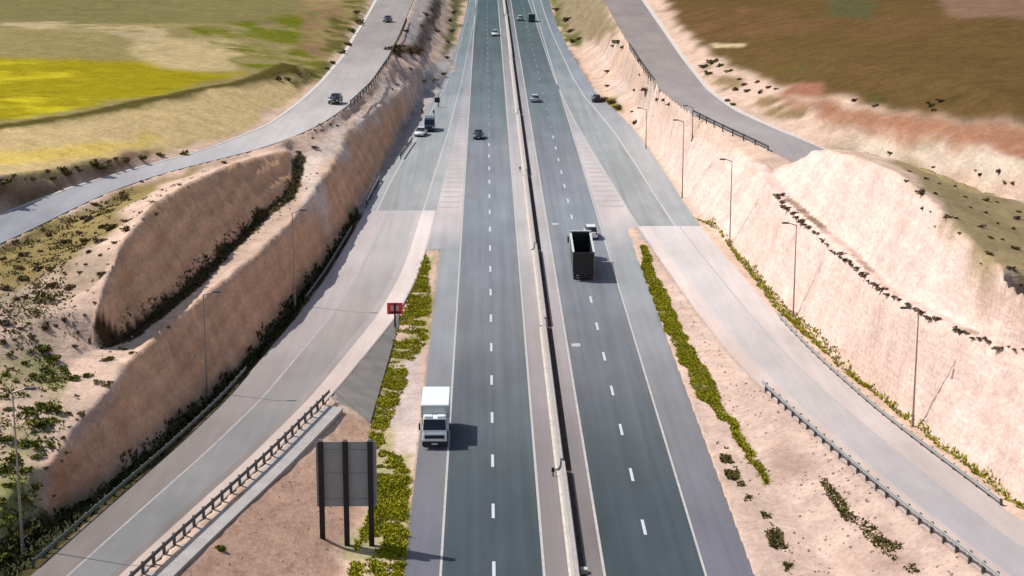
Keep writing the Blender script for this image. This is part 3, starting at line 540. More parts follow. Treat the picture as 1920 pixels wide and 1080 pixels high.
# ------------------------------------------------------------------ guardrails
def path_at(path, s):
    p = np.array(path, float); d = np.r_[0, np.cumsum(np.linalg.norm(np.diff(p, axis=0), axis=1))]
    return np.array([np.interp(s, d, p[:, k]) for k in range(3)]), d[-1]
def guardrail(path, label, step=2.1, rail_m='galv', post_m='galvdark', group='steel guardrails along the roads', side=1, hgt=.78, post_w=.16):
    path = resample(path, 1.0); o0 = path[0].copy(); r = empty('guardrail', tuple(o0)); tag(r, label, 'guardrail', group); p = path-o0
    rings = []
    w = [(0, -.16), (.05, -.12), (.05, -.05), (0, 0), (.05, .05), (.05, .12), (0, .16), (-.02, .16), (-.02, -.16)]
    pts2 = resample(p, 2.1)
    for i, q in enumerate(pts2):
        dd = pts2[min(i+1, len(pts2)-1)]-pts2[max(i-1, 0)]; nn = np.array([-dd[1], dd[0]])/np.hypot(dd[0], dd[1])*side
        rings.append([(q[0]+nn[0]*(u+.1), q[1]+nn[1]*(u+.1), q[2]+hgt-.16+v) for u, v in w])
    m = MB(); m.loft(rings); m.build('rail', M[rail_m], r)
    n = int(np.sum(np.linalg.norm(np.diff(p, axis=0), axis=1))/step)
    pm_ = None
    for k in range(min(n+1, 98)):
        q, _ = path_at(p, k*step)
        if pm_ is None:
            m = MB(); m.box(-post_w/2, post_w/2, -post_w/2, post_w/2, -.35, hgt-.02); pm_ = m.build('post', M[post_m], r)
            po = pm_
        else:
            po = bpy.data.objects.new('post', pm_.data); COL.objects.link(po); po.parent = r
        po.location = tuple(q)
    return r
a, b = cut(LA, LB, at(258, 1085, 4)[1]-14, at(620, 745, zl(745))[1]+1); guardrail(a+(b-a)*.995, 'steel guardrail on dark posts down the open edge of the left ramp', side=-1, rail_m='galvdark', hgt=.85, post_w=.2)
a, b = cut(RA, RB, at(1850, 1078, 3.4)[1]-12, at(1432, 732, zr(732))[1]+1); guardrail(a+(b-a)*.005, 'steel guardrail with dark posts on the inner edge of the right ramp', step=2.2, hgt=.8, post_w=.24)
a, b = cut(RA, RB, at(1865, 938, 2.4)[1]-2, at(1450, 590)[1]); guardrail(a+(b-a)*1.0, 'low steel guardrail along the outer edge of the right ramp below the pink cutting', step=2.4, hgt=.55, side=1)
a, b = cut(LA, LB, at(60, 1075, 4)[1], at(480, 690, 1)[1]); guardrail(a-[.5, 0, 0], 'dull steel guardrail beside the dark ditch of the left ramp', side=-1, hgt=.6, post_m='galvdark', rail_m='galvgreen')
a, b = cut(LA, LB, at(575, 570)[1], at(668, 432)[1]); guardrail(a-[.4, 0, 0], 'dark steel guardrail at the ditch where the left ramp narrows', side=-1, rail_m='galvdark', hgt=.75)
a, b = cut(LA, LB, at(696, 385)[1], at(728, 338)[1]); guardrail(a-[.3, 0, 0], 'short grey guardrail beside the left slip lane, nearer of two short pieces', side=-1, hgt=.9)
a, b = cut(LA, LB, at(745, 300)[1], at(765, 265)[1]); guardrail(a+[1.0, 0, 0], 'short dark guardrail beside the left slip lane below the parked vehicles', side=-1, hgt=.9, rail_m='galvdark')
k = (S_OLD[:, 1] > at(652, 198, 9)[1]) & (S_OLD[:, 1] < at(760, 40, 8)[1]); guardrail(S_OLD[k]+[.5, 0, 0], 'dark guardrail on the inner edge of the left outer road near the two dark cars', step=4, rail_m='galvdark', hgt=.8)
k = (S_ORD[:, 1] < at(1185, 90, 9)[1]) & (S_ORD[:, 1] > at(1228, 152, 9.4)[1]); guardrail(S_ORD[k]-[.5, 0, 0], 'short dark guardrail on the inner edge of the right outer road', step=4, rail_m='galvdark', hgt=.9)
k = (S_ORD[:, 1] < at(1300, 212, 9.8)[1]) & (S_ORD[:, 1] > at(1440, 280, 9.6)[1]); guardrail(S_ORD[k]-[.5, 0, 0], 'dark guardrail of the right outer road above the pink cutting', step=4, rail_m='galvdark', hgt=.7)
# ------------------------------------------------------------------ lamp posts
def lamp(px, py, top_py, side, label):
    x, y, z = hit(px, py)
    if abs(x) < 60 and z < -.3: z = -.1
    lo, hi = 5., 16.
    for _ in range(30):
        m_ = (lo+hi)/2
        if project((x, y, z+m_))[1] > top_py: lo = m_
        else: hi = m_
    h = lo; r = empty('lamp_post', (x, y, z), 0); tag(r, label, 'lamp post', 'tall steel lamp posts along the ramps')
    m = MB(); m.cyl((0, 0, -.3), (0, 0, h), .10, .05, 10); m.build('pole', M['polesteel'], r)
    m = MB(); m.box(-.2, .2, -.2, .2, -.3, .06); m.cyl((0, 0, .05), (0, 0, .9), .13, .12, 10); m.build('base', M['polesteel'], r)
    m = MB(); m.cyl((0, 0, h-.05), (side*.9, 0, h+.25), .06, .05, 8); m.build('arm', M['polesteel'], r)
    m = MB(); m.box(min(side*.8, side*1.6), max(side*.8, side*1.6), -.16, .16, h+.18, h+.32, .06, .03); hd = m.build('lamp_head', M['galvdark'], r)
    m = MB(); m.box(min(side*.95, side*1.5), max(side*.95, side*1.5), -.11, .11, h+.14, h+.178); m.build('lens', M['lampglass'], hd)
lamp(1711, 800, 582, -1, 'tall lamp post in front of the pink cutting, nearest of the right hand row')
lamp(1487, 598, 422, -1, 'lamp post at the foot of the pink cutting, second from the camera on the right')
lamp(1368, 462, 302, -1, 'lamp post where the green verge beside the right ramp begins')
lamp(1279, 372, 228, -1, 'lamp post beside the right slip lane, second farthest of its row')
lamp(1211, 282, 205, -1, 'farthest lamp post beside the right slip lane')
lamp(389, 742, 552, 1, 'lamp post in front of the brown cutting face, middle of the left row')
lamp(553, 578, 398, 1, 'lamp post in front of the brown cutting face, farthest of the left row')
lamp(44, 1045, 735, 1, 'lamp post at the left edge of the photo beside the green bushes')
lamp(1298, 262, 206, -1, 'small lamp post on the bank between the cutting and the right outer road')
# ------------------------------------------------------------------ signs
bp_ = [at(606, 984), at(653, 1012), at(697, 1030)]
sx, sy = bp_[1][0], at(690, 1022)[1]
x0, x1 = at(603, 1022)[0], at(700, 1022)[0]
r = empty('road_sign', (sx, sy, 0)); tag(r, 'large grey road sign seen from behind on three dark posts beside the motorway', 'road sign')
H0 = 8.15; ptop = H0-.15
zc = lambda q: 0
for i, xx in enumerate((x0+.12, (x0+x1)/2, x1-.1)):
    gz = float(height(xx, sy)); m = MB(); m.box(xx-sx-.19, xx-sx+.19, -.35, -.002, gz-.3, H0); m.build('post', M['signpost'], r)
    m = MB(); m.box(xx-sx-.13, xx-sx+.13, -.32, -.12, H0, H0+.18, .03, .03); m.build('post_cap', M['galv'], r)
m = MB(); m.box(x0-sx-.25, x1-sx+.35, 0, .06, 3.05, H0-.1)
m.build('sign_panel', M['signback'], r)
for z in (3.6, 5.6, 7.4):
    m = MB(); m.box(x0-sx-.2, x1-sx+.3, -.045, -.003, z, z+.05); m.build('rail', M['signback'], r)
# red board
x, y, z = at(741, 618); r = empty('warning_sign', (x, y, 0)); tag(r, 'small red sign board with a pale centre on a black post at the ramp verge', 'sign')
hp = 2.95
m = MB(); m.cyl((0, -.08, -.3), (0, -.08, hp+.02), .10, .10, 10); m.build('post', M['signpost'], r)
for s_, c_ in ((-1, 'left'), (1, 'right')):
    m = MB(); m.box(min(s_*.02, s_*.84), max(s_*.02, s_*.84), .02, .06, hp-1.25, hp); bd = m.build('sign_board', M['red'], r)
    m = MB(); m.box(min(s_*.1, s_*.42), max(s_*.1, s_*.42), -.004, .017, hp-.85, hp-.3); m.build('sign_centre', M['pink'], bd)
m = MB(); m.box(-.6, .6, -.03, .017, hp-1.12, hp-1.0); m.build('crossbar', M['signpost'], r)
def small_sign(px, py, h, wd, label):
    x, y, z = hit(px, py); r = empty('small_sign', (x, y, max(z, 0))); tag(r, label, 'sign')
    m = MB(); m.cyl((0, 0, -.2), (0, 0, h), .09, .07, 8); m.build('post', M['signpost'], r)
    m = MB(); m.box(-wd, wd*.4, -.1, -.05, h*.35, h*.75); m.build('sign_board', M['signpost'], r)
small_sign(822, 203, 2.6, .75, 'dark sign on a thin post on the left verge beyond the parked vehicles')
small_sign(792, 213, 1.3, .2, 'short dark post sign at the foot of the brown cutting near the parked van')
small_sign(814, 217, 1.0, .25, 'low dark marker board just behind the parked van')
# ------------------------------------------------------------------ vehicles (front towards +Y of the vehicle)
def wheels(r, xs, ys, rad, wd=.22):
    for y in ys:
        for s in (-1, 1):
            m = MB(); m.cyl((s*xs-wd/2*1, y, rad), (s*xs+wd/2*1, y, rad), rad, rad, 18); w = m.build('wheel', M['tyre'], r)
            m = MB(); m.cyl((s*(xs+wd/2-.03), y, rad), (s*(xs+wd/2+.015), y, rad), rad*.6, rad*.55, 12); m.build('rim', M['rim'], w)
def body_loft(prof, hwid, tumble=.86):
    """prof: list of (y, zbottom, zbelt); half width per station"""
    rings = []
    for (y, zb, zt), hwd in zip(prof, hwid):
        rings.append([(-hwd*.92, y, zb), (hwd*.92, y, zb), (hwd, y, zb+(zt-zb)*.35), (hwd*.98, y, zb+(zt-zb)*.75), (hwd*.88, y, zt), (-hwd*.88, y, zt), (-hwd*.98, y, zb+(zt-zb)*.75), (-hwd, y, zb+(zt-zb)*.35)])
    return rings
PAINT = {}
def paint(n, c, metal=.1):
    if n not in PAINT: PAINT[n] = mat('car_paint_'+n, c, .35, metal, coat=.6, noise=.05)
    return PAINT[n]
def car(loc, heading, pname, c, label, kind='hatchback', group='cars on the roads', tall=1.0):
    r = empty('parked_car' if kind == 'parked' else 'car', loc, heading); tag(r, label, 'car', group)
    P = paint(pname, c); T = tall
    m = MB(); m.loft(body_loft([(-2.15, .42, .72), (-2.08, .28, .92*T), (-1.3, .22, .96*T), (.2, .22, .94*T), (1.1, .22, .90*T), (1.85, .26, .80*T), (2.12, .38, .62)], [.72, .84, .89, .90, .89, .84, .70])); bo = m.build('body', P, r, .03, True)
    m = MB(); zt = 1.46*T; zb = .93*T
    m.loft([[(-.78, y, zb), (.78, y, zb), (.74*k2+.02, y2, z2), (-.74*k2-.02, y2, z2)] for y, y2, z2, k2 in ((-2.0, -1.98, zb+.02, 1), (-1.55, -1.45, zt-.05, .84), (-.6, -.6, zt, .84), (.35, .15, zt-.03, .84), (1.08, 1.02, zb+.02, 1))]); m.build('windows', M['glass'], r, 0, True)
    m = MB(); m.loft([[(-.60, y, z), (.60, y, z), (.58, y, z+.05), (-.58, y, z+.05)] for y, z in ((-1.5, zt-.07), (-.6, zt-.005), (.2, zt-.04))]); m.build('roof', P, r, .01)
    wheels(r, .80, (-1.32, 1.32), .32)
    for s in (-1, 1):
        m = MB(); m.box(s*.66-.15, s*.66+.15, 1.98, 2.12, .56*T, .70*T, .02, .02); m.build('headlight', M['lampglass'], r)
        m = MB(); m.box(s*.70-.12, s*.70+.12, -2.17, -2.06, .66*T, .84*T); m.build('taillight', M['taillamp'], r)
        m = MB(); m.box(s*.98-.09, s*.98+.09, .75, .92, .92*T, 1.05*T, .01, .01); m.build('mirror', P, r)
    m = MB(); m.box(-.26, .26, 2.12, 2.145, .40, .52); m.build('number_plate', M['plate'], r)
    m = MB(); m.box(-.55, .55, 2.10, 2.13, .26, .38); m.build('grille', M['trim'], r)
    return r
def van(loc, heading, pname, c, label):
    r = empty('van', loc, heading); tag(r, label, 'van'); P = paint(pname, c)
    m = MB(); m.loft([[(-.98, y, .3), (.98, y, .3), (.98, y, zt*.6), (.90, y, zt), (-.90, y, zt), (-.98, y, zt*.6)] for y, zt in ((-2.5, 2.25), (-2.4, 2.35), (1.0, 2.35), (1.5, 2.1), (1.9, 1.35), (2.55, 1.1), (2.62, .8))]); m.build('body', P, r, .03)
    m = MB(); m.add([(-.80, 1.54, 2.08), (.80, 1.54, 2.08), (.86, 1.93, 1.40), (-.86, 1.93, 1.40), (-.80, 1.50, 2.02), (.80, 1.50, 2.02), (.86, 1.87, 1.36), (-.86, 1.87, 1.36)], [(0, 1, 2, 3), (4, 7, 6, 5), (0, 4, 5, 1), (1, 5, 6, 2), (2, 6, 7, 3), (3, 7, 4, 0)]); m.build('windscreen', M['glass'], r)
    m = MB(); m.box(-.7, .7, -2.53, -2.50, 1.3, 1.95); m.build('rear_window', M['glass'], r)
    wheels(r, .86, (-1.5, 1.65), .36)
    for s in (-1, 1):
        m = MB(); m.box(s*.72-.14, s*.72+.14, 2.56, 2.66, .78, .98); m.build('headlight', M['lampglass'], r)
        m = MB(); m.box(s*.85-.08, s*.85+.08, -2.54, -2.50, .8, 1.2); m.build('taillight', M['taillamp'], r)
    m = MB(); m.box(-.9, .9, 2.60, 2.70, .32, .55, .02, .02); m.build('bumper', M['trim'], r)
def gp(px, py): return at(px, py, 0)
PI = math.pi
car(gp(897, 259), PI, 'black', (.012, .013, .02), 'black hatchback alone on the left carriageway, coming down the road')
car(gp(928, 67), PI, 'white', (.78, .80, .80), 'white car farthest up the left carriageway', tall=1.05)
car(gp(1003, 190), 0, 'silver', (.52, .54, .58), 'silver car on the right carriageway level with the dark car on the slip lane')
car(gp(975, 38), 0, 'paleteal', (.55, .66, .66), 'pale car beside the dark teal van at the top of the right carriageway')
van(gp(997, 40), 0, 'teal', (.02, .06, .065), 'dark teal van beside a pale car at the top of the right carriageway')
car(gp(1118, 190), 0, 'jet', (.01, .01, .012), 'black car on the right slip lane near the green bushes')
car(gp(1107, 444), 0, 'ivory', (.82, .82, .80), 'pale car just ahead of the tipper lorry to its right', tall=1.15)
car((9.8, at(1175, 1090)[1]-4, 0), 0, 'mint', (.55, .62, .58), 'pale green car cut off by the bottom edge of the photo')
xx, yy, _ = at(629, 193, 9.2); car((xx, yy, 9.24), PI-.12, 'coal', (.012, .012, .015), 'black car on the left outer road above the brown cutting, nearer of two')
xx, yy, _ = at(727, 41, 8.5); car((xx, yy, 8.54), PI-.12, 'slate', (.02, .024, .03), 'dark car on the left outer road at the top, farther of two')
van(gp(806, 244), PI, 'navy', (.012, .016, .035), 'dark blue van parked on the left shoulder next to a white car')
car(gp(789, 254), PI-.15, 'snow', (.80, .82, .82), 'white car parked on the left verge in front of the dark blue van', group='cars parked on the left shoulder')
# white box truck, facing the camera
tx, ty, _ = at(815, 843)
r = empty('box_truck', (tx, ty+3.7, 0), PI); tag(r, 'white box truck with a black windscreen driving towards the camera on the left shoulder', 'truck')
P = paint('truckwhite', (.88, .90, .90)); GR = paint('truckgrey', (.36, .42, .43))
m = MB(); m.box(-1.2, 1.2, -4.0, 1.55, 1.0, 3.35); cb = m.build('cargo_box', P, r, .03)
m = MB(); m.box(-1.21, 1.21, 1.552, 1.60, 2.2, 3.2); m.build('front_bulkhead', GR, cb)
m = MB()
for y in np.arange(-3.6, 1.4, .62): m.box(-1.22, -1.202, y, y+.05, 1.05, 3.3); m.box(1.202, 1.22, y, y+.05, 1.05, 3.3)
m.build('side_rib', P, cb)
m = MB(); m.loft([[(-1.02, y, .55), (1.02, y, .55), (1.05, y, zt*.72), (.98, y, zt), (-.98, y, zt), (-1.05, y, zt*.72)] for y, zt in ((1.75, 2.45), (2.0, 2.62), (2.95, 2.55), (3.35, 1.72), (3.55, 1.30), (3.6, .9))]); m.build('cab', P, r, .03)
m = MB(); m.add([(-.92, 3.0, 2.49), (.92, 3.0, 2.49), (1.0, 3.40, 1.66), (-1.0, 3.40, 1.66), (-.92, 2.9, 2.45), (.92, 2.9, 2.45), (1.0, 3.30, 1.6), (-1.0, 3.30, 1.6)], [(0, 1, 2, 3), (4, 7, 6, 5), (0, 4, 5, 1), (1, 5, 6, 2), (2, 6, 7, 3), (3, 7, 4, 0)]); m.build('windscreen', M['glass'], r)
for s in (-1, 1):
    m = MB(); m.box(s*1.045-.01, s*1.045+.012, 2.1, 3.0, 1.65, 2.3); m.build('side_window', M['glass'], r)
    m = MB(); m.box(s*1.3-.07, s*1.3+.07, 3.1, 3.22, 1.6, 2.2); m.build('mirror', M['trim'], r)
    m = MB(); m.box(s*.8-.17, s*.8+.17, 3.56, 3.66, .72, .92); m.build('headlight', M['lampglass'], r)
    m = MB(); m.box(s*.55-.35, s*.55+.35, 2.2, 2.9, 2.62, 2.72, .05, .05); m.build('roof_vent', P, r)
m = MB(); m.box(-.85, .85, 3.59, 3.62, .95, 1.25); m.build('grille', M['trim'], r)
m = MB(); m.box(-1.05, 1.05, 3.5, 3.72, .38, .70); m.build('bumper', M['trim'], r, .02)
m = MB(); m.box(-.25, .25, 3.722, 3.74, .45, .58); m.build('number_plate', M['plate'], r)
m = MB(); m.box(-.45, .45, -3.9, 3.3, .6, .95); m.build('chassis', M['trim'], r)
wheels(r, .95, (-2.7, 2.55), .46, .3)
# tipper lorry with an open dark trailer, seen from behind
tx, ty, _ = at(1094, 527)
r = empty('tipper_lorry', (tx, ty, 0), -.015); tag(r, 'dark tipper lorry with pale rims round its empty open body on the right carriageway', 'truck')
BK = mat('tipper_body_black', (.015, .016, .014), .6, noise=.2, scale=2); RIMM = mat('tipper_rim_pale', (.55, .58, .55), .5, noise=.1)
Lb = 11.2
m = MB(); m.box(-1.22, 1.22, 0, .10, .75, 3.45); m.build('tailgate', BK, r)
for s in (-1, 1):
    m = MB(); m.box(min(s*1.16, s*1.25), max(s*1.16, s*1.25), .102, Lb, 1.1, 3.45); sd = m.build('side_wall', BK, r)
    m = MB(); m.box(min(s*1.10, s*1.34), max(s*1.10, s*1.34), .10, Lb, 3.453, 3.56); m.build('side_rim', RIMM, sd)
    m = MB()
    for y in np.arange(.5, Lb-.3, .9): m.box(min(s*1.252, s*1.31), max(s*1.252, s*1.31), y, y+.12, 1.15, 3.4)
    m.build('rib', RIMM, sd)
m = MB(); m.box(-1.16, 1.16, .102, Lb, 1.05, 1.18); m.build('body_floor', BK, r)
m = MB(); m.box(-1.25, 1.25, Lb+.002, Lb+.12, 1.1, 3.65); fb = m.build('front_wall', BK, r)
m = MB(); m.box(-1.34, 1.34, Lb-.05, Lb+.25, 3.653, 3.78); m.build('front_rim', RIMM, fb)
m = MB(); m.box(-.5, .5, .3, 13.6, .7, 1.02); m.build('chassis', M['trim'], r)
m = MB(); m.box(-1.15, 1.15, -.06, .10, .42, .60); m.build('rear_bumper', M['trim'], r)
m = MB(); m.loft([[(-1.2, y, .6), (1.2, y, .6), (1.22, y, 2.2), (1.1, y, zt), (-1.1, y, zt), (-1.22, y, 2.2)] for y, zt in ((11.8, 3.0), (12.1, 3.2), (13.4, 3.1), (13.9, 2.2), (14.0, 1.2))]); m.build('cab', BK, r, .03)
for s in (-1, 1):
    m = MB(); m.box(s*.95-.15, s*.95+.15, -.09, -.062, .47, .58); m.build('taillight', M['taillamp'], r)
    m = MB(); m.box(s*1.45-.1, s*1.45+.1, 13.3, 13.45, 1.8, 2.6); m.build('mirror', M['trim'], r)
wheels(r, 1.0, (1.2, 2.5, 3.8, 9.6, 13.0), .5, .35)
# ------------------------------------------------------------------ bushes, shrubs, weeds
def leafmat(n, c1, c2, rough=.8):
    m = bpy.data.materials.new(n); m.use_nodes = True; t = m.node_tree; b = t.nodes['Principled BSDF']
    g = t.nodes.new('ShaderNodeNewGeometry'); no = t.nodes.new('ShaderNodeTexNoise'); no.inputs['Scale'].default_value = .9; no.inputs['Detail'].default_value = 5; t.links.new(g.outputs['Position'], no.inputs['Vector'])
    ad = t.nodes.new('ShaderNodeMath'); ad.operation = 'ADD'; t.links.new(no.outputs[0], ad.inputs[0])
    ml = t.nodes.new('ShaderNodeMath'); ml.operation = 'MULTIPLY_ADD'; ml.inputs[1].default_value = .5; ml.inputs[2].default_value = -.25; t.links.new(g.outputs['Random Per Island'], ml.inputs[0]); t.links.new(ml.outputs[0], ad.inputs[1])
    cr = ramp_node(t, [(.25, c1), (.75, c2)]); t.links.new(ad.outputs[0], cr.inputs[0]); t.links.new(cr.outputs[0], b.inputs['Base Color']); b.inputs['Roughness'].default_value = rough; b.inputs['Specular IOR Level'].default_value = .2
    return m
M['olive'] = leafmat('olive_leaves', (.06, .05, .012), (.20, .17, .04))
M['drab'] = leafmat('drab_scrub_leaves', (.07, .045, .022), (.20, .14, .08))
M['green'] = leafmat('bush_leaves', (.04, .05, .004), (.21, .21, .02))
M['verge'] = leafmat('verge_weeds', (.14, .145, .002), (.40, .37, .01))
M['vergeR'] = leafmat('verge_weeds_east', (.17, .18, .002), (.36, .34, .008))
M['ditch'] = leafmat('ditch_weeds', (.018, .022, .006), (.06, .065, .015))
M['stem'] = mat('woody_stem', (.08, .055, .035), .9)
def leaf_cloud(n, rx, ry, rz, size, seed, lumps=6):
    R = np.random.RandomState(seed); cs = R.randn(lumps, 3)*[rx*.42, ry*.42, rz*.22]+[0, 0, rz*.5]; v = []; f = []
    for i in range(n):
        c = cs[R.randint(lumps)]; d = R.randn(3); d /= np.linalg.norm(d); q = c+d*np.array([rx, ry, rz*.8])*(.25+.30*R.rand()); q[2] = max(q[2], .02*rz)
        a = R.randn(3); a /= np.linalg.norm(a); b = np.cross(a, R.randn(3)); b /= np.linalg.norm(b)+1e-6; s = size*(.5+R.rand()); k = len(v)
        v += [q-a*s, q+b*s*.6, q+a*s, q-b*s*.6]; f.append((k, k+1, k+2, k+3))
    return np.array(v), f
SP = []
for i in range(7):
    v, f = leaf_cloud(150, 1, 1, .8, .22, 40+i); me_ = bpy.data.meshes.new('foliage'); me_.from_pydata([tuple(p) for p in v], [], f)
    sv = MB()
    for k in range(4): a = 6.28*k/4+i; sv.cyl((0, 0, -.15), (.35*math.cos(a), .35*math.sin(a), .5), .05, .02, 5)
    ms_ = bpy.data.meshes.new('stem'); ms_.from_pydata(sv.v, [], sv.f); ms_.materials.append(M['stem']); SP.append((me_, ms_))
SPM = {}
def shrub(px, py, wpx, m, label, group, name='shrub', flat=1.0, cat='shrub', stems=True):
    x, y, z = hit(px, py)
    if z < -.15: z = 0
    rad = wpx/2/((py+290)*.01925*H/(H-z)); i = random.randrange(7)
    key = (i, m)
    if key not in SPM:
        c = SP[i][0].copy(); c.materials.clear(); c.materials.append(M[m]); SPM[key] = c
    r = empty(name, (x, y, z-.03), random.random()*6.28); tag(r, label, cat, group)
    o = bpy.data.objects.new('foliage', SPM[key]); COL.objects.link(o); o.parent = r; o.scale = (rad, rad*random.uniform(.8, 1.3), rad*random.uniform(.7, 1.1)*flat)
    if stems:
        o = bpy.data.objects.new('stem', SP[i][1]); COL.objects.link(o); o.parent = r; o.scale = (rad, rad, rad*.8*flat)
    return r
G1 = 'scattered shrubs on the natural ground left of the cutting'
l1 = 'small dark scrub bush scattered on the dry ground left of the brown cutting'
A1 = [(168,345,10),(232,366,14),(243,374,10),(285,377,12),(340,312,8),(337,346,9),(292,400,14,),(167,407,22),(178,382,14),(203,387,8),(238,413,14),(210,423,30),(238,429,18),(150,436,12),(94,440,14),(120,452,18),(160,450,18),(190,449,18),(164,471,16),(187,478,10),(25,453,14),(5,484,14),(45,475,24),(70,500,22),(45,520,20),(95,503,14),(150,510,8),(190,513,18),(95,533,20),(68,537,12),(130,535,18),(10,540,18),(40,500,16),(82,556,34),(62,547,12),(70,582,18),(178,569,8),(45,556,12),(15,585,12),(52,606,10),(10,603,22),(38,614,12),(85,612,20),(105,610,12),(120,597,12),(58,628,16),(5,640,16),(28,637,12),(145,622,8),(140,648,14),(45,680,14),(18,665,16),(55,660,12),(205,672,20),(230,652,12),(248,660,12),(315,613,9),(200,720,14),(143,741,9),(150,775,18),(128,774,14),(205,715,12),(110,770,12),(228,332,6),(265,340,8),(420,304,9),(352,352,6),(270,372,7),(262,398,8),(305,355,7),(186,402,8),(140,470,10),(110,478,10),(60,462,9),(30,497,9),(120,560,10),(30,560,12),(160,592,9),(20,690,12),(60,702,12),(30,715,10),(90,790,12),(215,455,10),(140,415,9),(100,455,9),(75,470,10),(160,495,9),(205,430,9),(180,436,8)]
for p in A1: shrub(p[0], p[1]+p[2]*.25, p[2]*1.2, 'drab' if p[1] < 640 and random.random() < .6 else 'olive', l1, G1, flat=.9)
G2 = 'bushes along the bank above the left outer road'
for px, py, w in [(8,345,26),(25,335,14),(48,338,8),(62,337,12),(88,325,14),(97,338,12),(118,322,22),(125,330,22),(145,318,12),(178,312,24),(190,318,26),(203,305,12),(215,300,12),(235,303,16),(265,300,16),(300,293,14),(345,290,18),(150,322,10),(172,308,12)]: shrub(px, py, w*1.15, 'olive', 'dark bush on the brown bank above the left outer road', G2, name='bush', cat='bush')
G3 = 'leafy green bushes at the lower left'
B3 = [(85,652,50),(100,668,46),(85,690,40),(118,690,34),(70,705,40),(135,705,46),(165,700,34),(185,715,26),(95,760,56),(72,790,60),(60,770,40),(98,785,40),(10,700,30),(5,740,34),(15,765,30),(12,820,50),(50,830,44),(70,850,36),(30,860,48),(8,880,50),(55,880,40),(90,830,26),(120,820,18),(125,850,20),(115,862,16),(20,910,46),(5,935,44),(38,930,40),(65,910,34),(10,970,40),(35,965,34),(70,985,24),(60,945,20),(20,1010,36),(5,1040,40),(30,1050,30),(75,760,36),(130,800,14),(145,785,12),(100,930,14),(85,880,20)]
for i, (px, py, w) in enumerate(B3): shrub(px, py+w*.15, w*.74, 'green', 'leafy green bush among others on the slope at the lower left', G3, name='bush', cat='bush', flat=.8)
shrub(416, 1034, 24, 'green', 'lone round dark bush on the bare slope below the left guardrail', None, name='bush', cat='bush')
G4 = 'sparse shrubs right of the cutting'
for px, py, w in [(1705,322,9),(1735,336,10),(1750,316,8),(1838,330,11),(1884,345,12),(1900,345,10),(1830,320,8),(1873,325,14),(1728,366,18),(1752,364,9),(1810,370,10),(1850,377,12),(1849,400,10),(1840,427,16),(1906,411,14),(1858,447,11),(1730,393,10),(1745,397,7),(1754,426,8),(1777,408,14),(1793,410,10),(1905,468,14),(1855,478,16),(1893,505,16),(1840,498,7),(1910,398,10),(1870,380,8),(1670,290,8),(1700,340,9),(1760,345,9),(1790,350,8),(1820,390,8),(1870,420,8),(1800,440,10),(1880,450,9),(1900,430,9),(1912,540,10)]: shrub(px, py, w*1.1, 'drab', 'small dry scrub bush on the olive ground above the pink cutting', G4)
G5 = 'scrub along the bench of the pink cutting'
for i in range(58):
    t_ = i/57; bx = np.interp(t_, np.linspace(0, 1, 11), [1458,1485,1520,1560,1600,1640,1700,1745,1790,1850,1915]); by = np.interp(t_, np.linspace(0, 1, 11), [372,402,432,470,500,538,575,598,620,645,668])
    if .72 < t_ < .8: continue
    shrub(bx+random.uniform(-3, 3), by+random.uniform(-4, 3), random.uniform(11, 20), 'drab', 'dry brown scrub on the narrow bench across the pink cutting', G5, flat=.75)
G6 = 'small shrubs on the ground at the top of the photo'
for px, py, w in [(1160,82,22),(1150,88,12),(1168,90,16),(1200,116,8),(1140,135,12),(1200,142,8),(1140,162,12),(1210,174,18),(1190,170,10),(1233,192,12),(1245,190,10),(1255,198,14),(1300,208,8),(1190,232,14),(1185,210,8),(1320,128,16),(1335,120,18),(1350,125,14),(1365,135,16),(1385,150,12),(1395,160,14),(1420,155,12),(1380,170,14),(1400,172,14),(1425,175,14),(1440,165,12),(1455,168,10),(1330,140,14),(1365,190,12),(1375,198,12),(1600,190,14),(1640,200,12),(1745,200,20),(1765,192,16),(1750,208,12),(735,95,26),(745,90,20),(770,100,22),(780,98,16),(760,60,12),(800,30,14),(810,20,12),(790,50,12),(820,60,12),(805,75,10),(842,40,14),(850,25,14),(848,60,14),(840,80,12),(838,110,12),(830,140,12),(815,152,14),(795,155,14),(770,130,10),(745,160,8),(735,168,8),(600,235,9),(590,245,8),(620,235,9),(586,260,8),(632,237,8),(590,278,12),(560,288,14),(603,245,8),(1060,40,18),(1070,60,18),(1045,20,14),(1075,80,16),(1085,75,16),(1130,190,20),(1145,195,20),(1160,205,18),(660,60,18),(672,45,18),(650,85,18),(640,100,16),(625,120,16),(612,130,14),(668,25,16),(560,140,14),(540,150,16),(520,150,14)]: shrub(px, py, w, random.choice(['drab', 'olive']), 'small dark shrub on the broken ground towards the top of the photo', G6, stems=True)
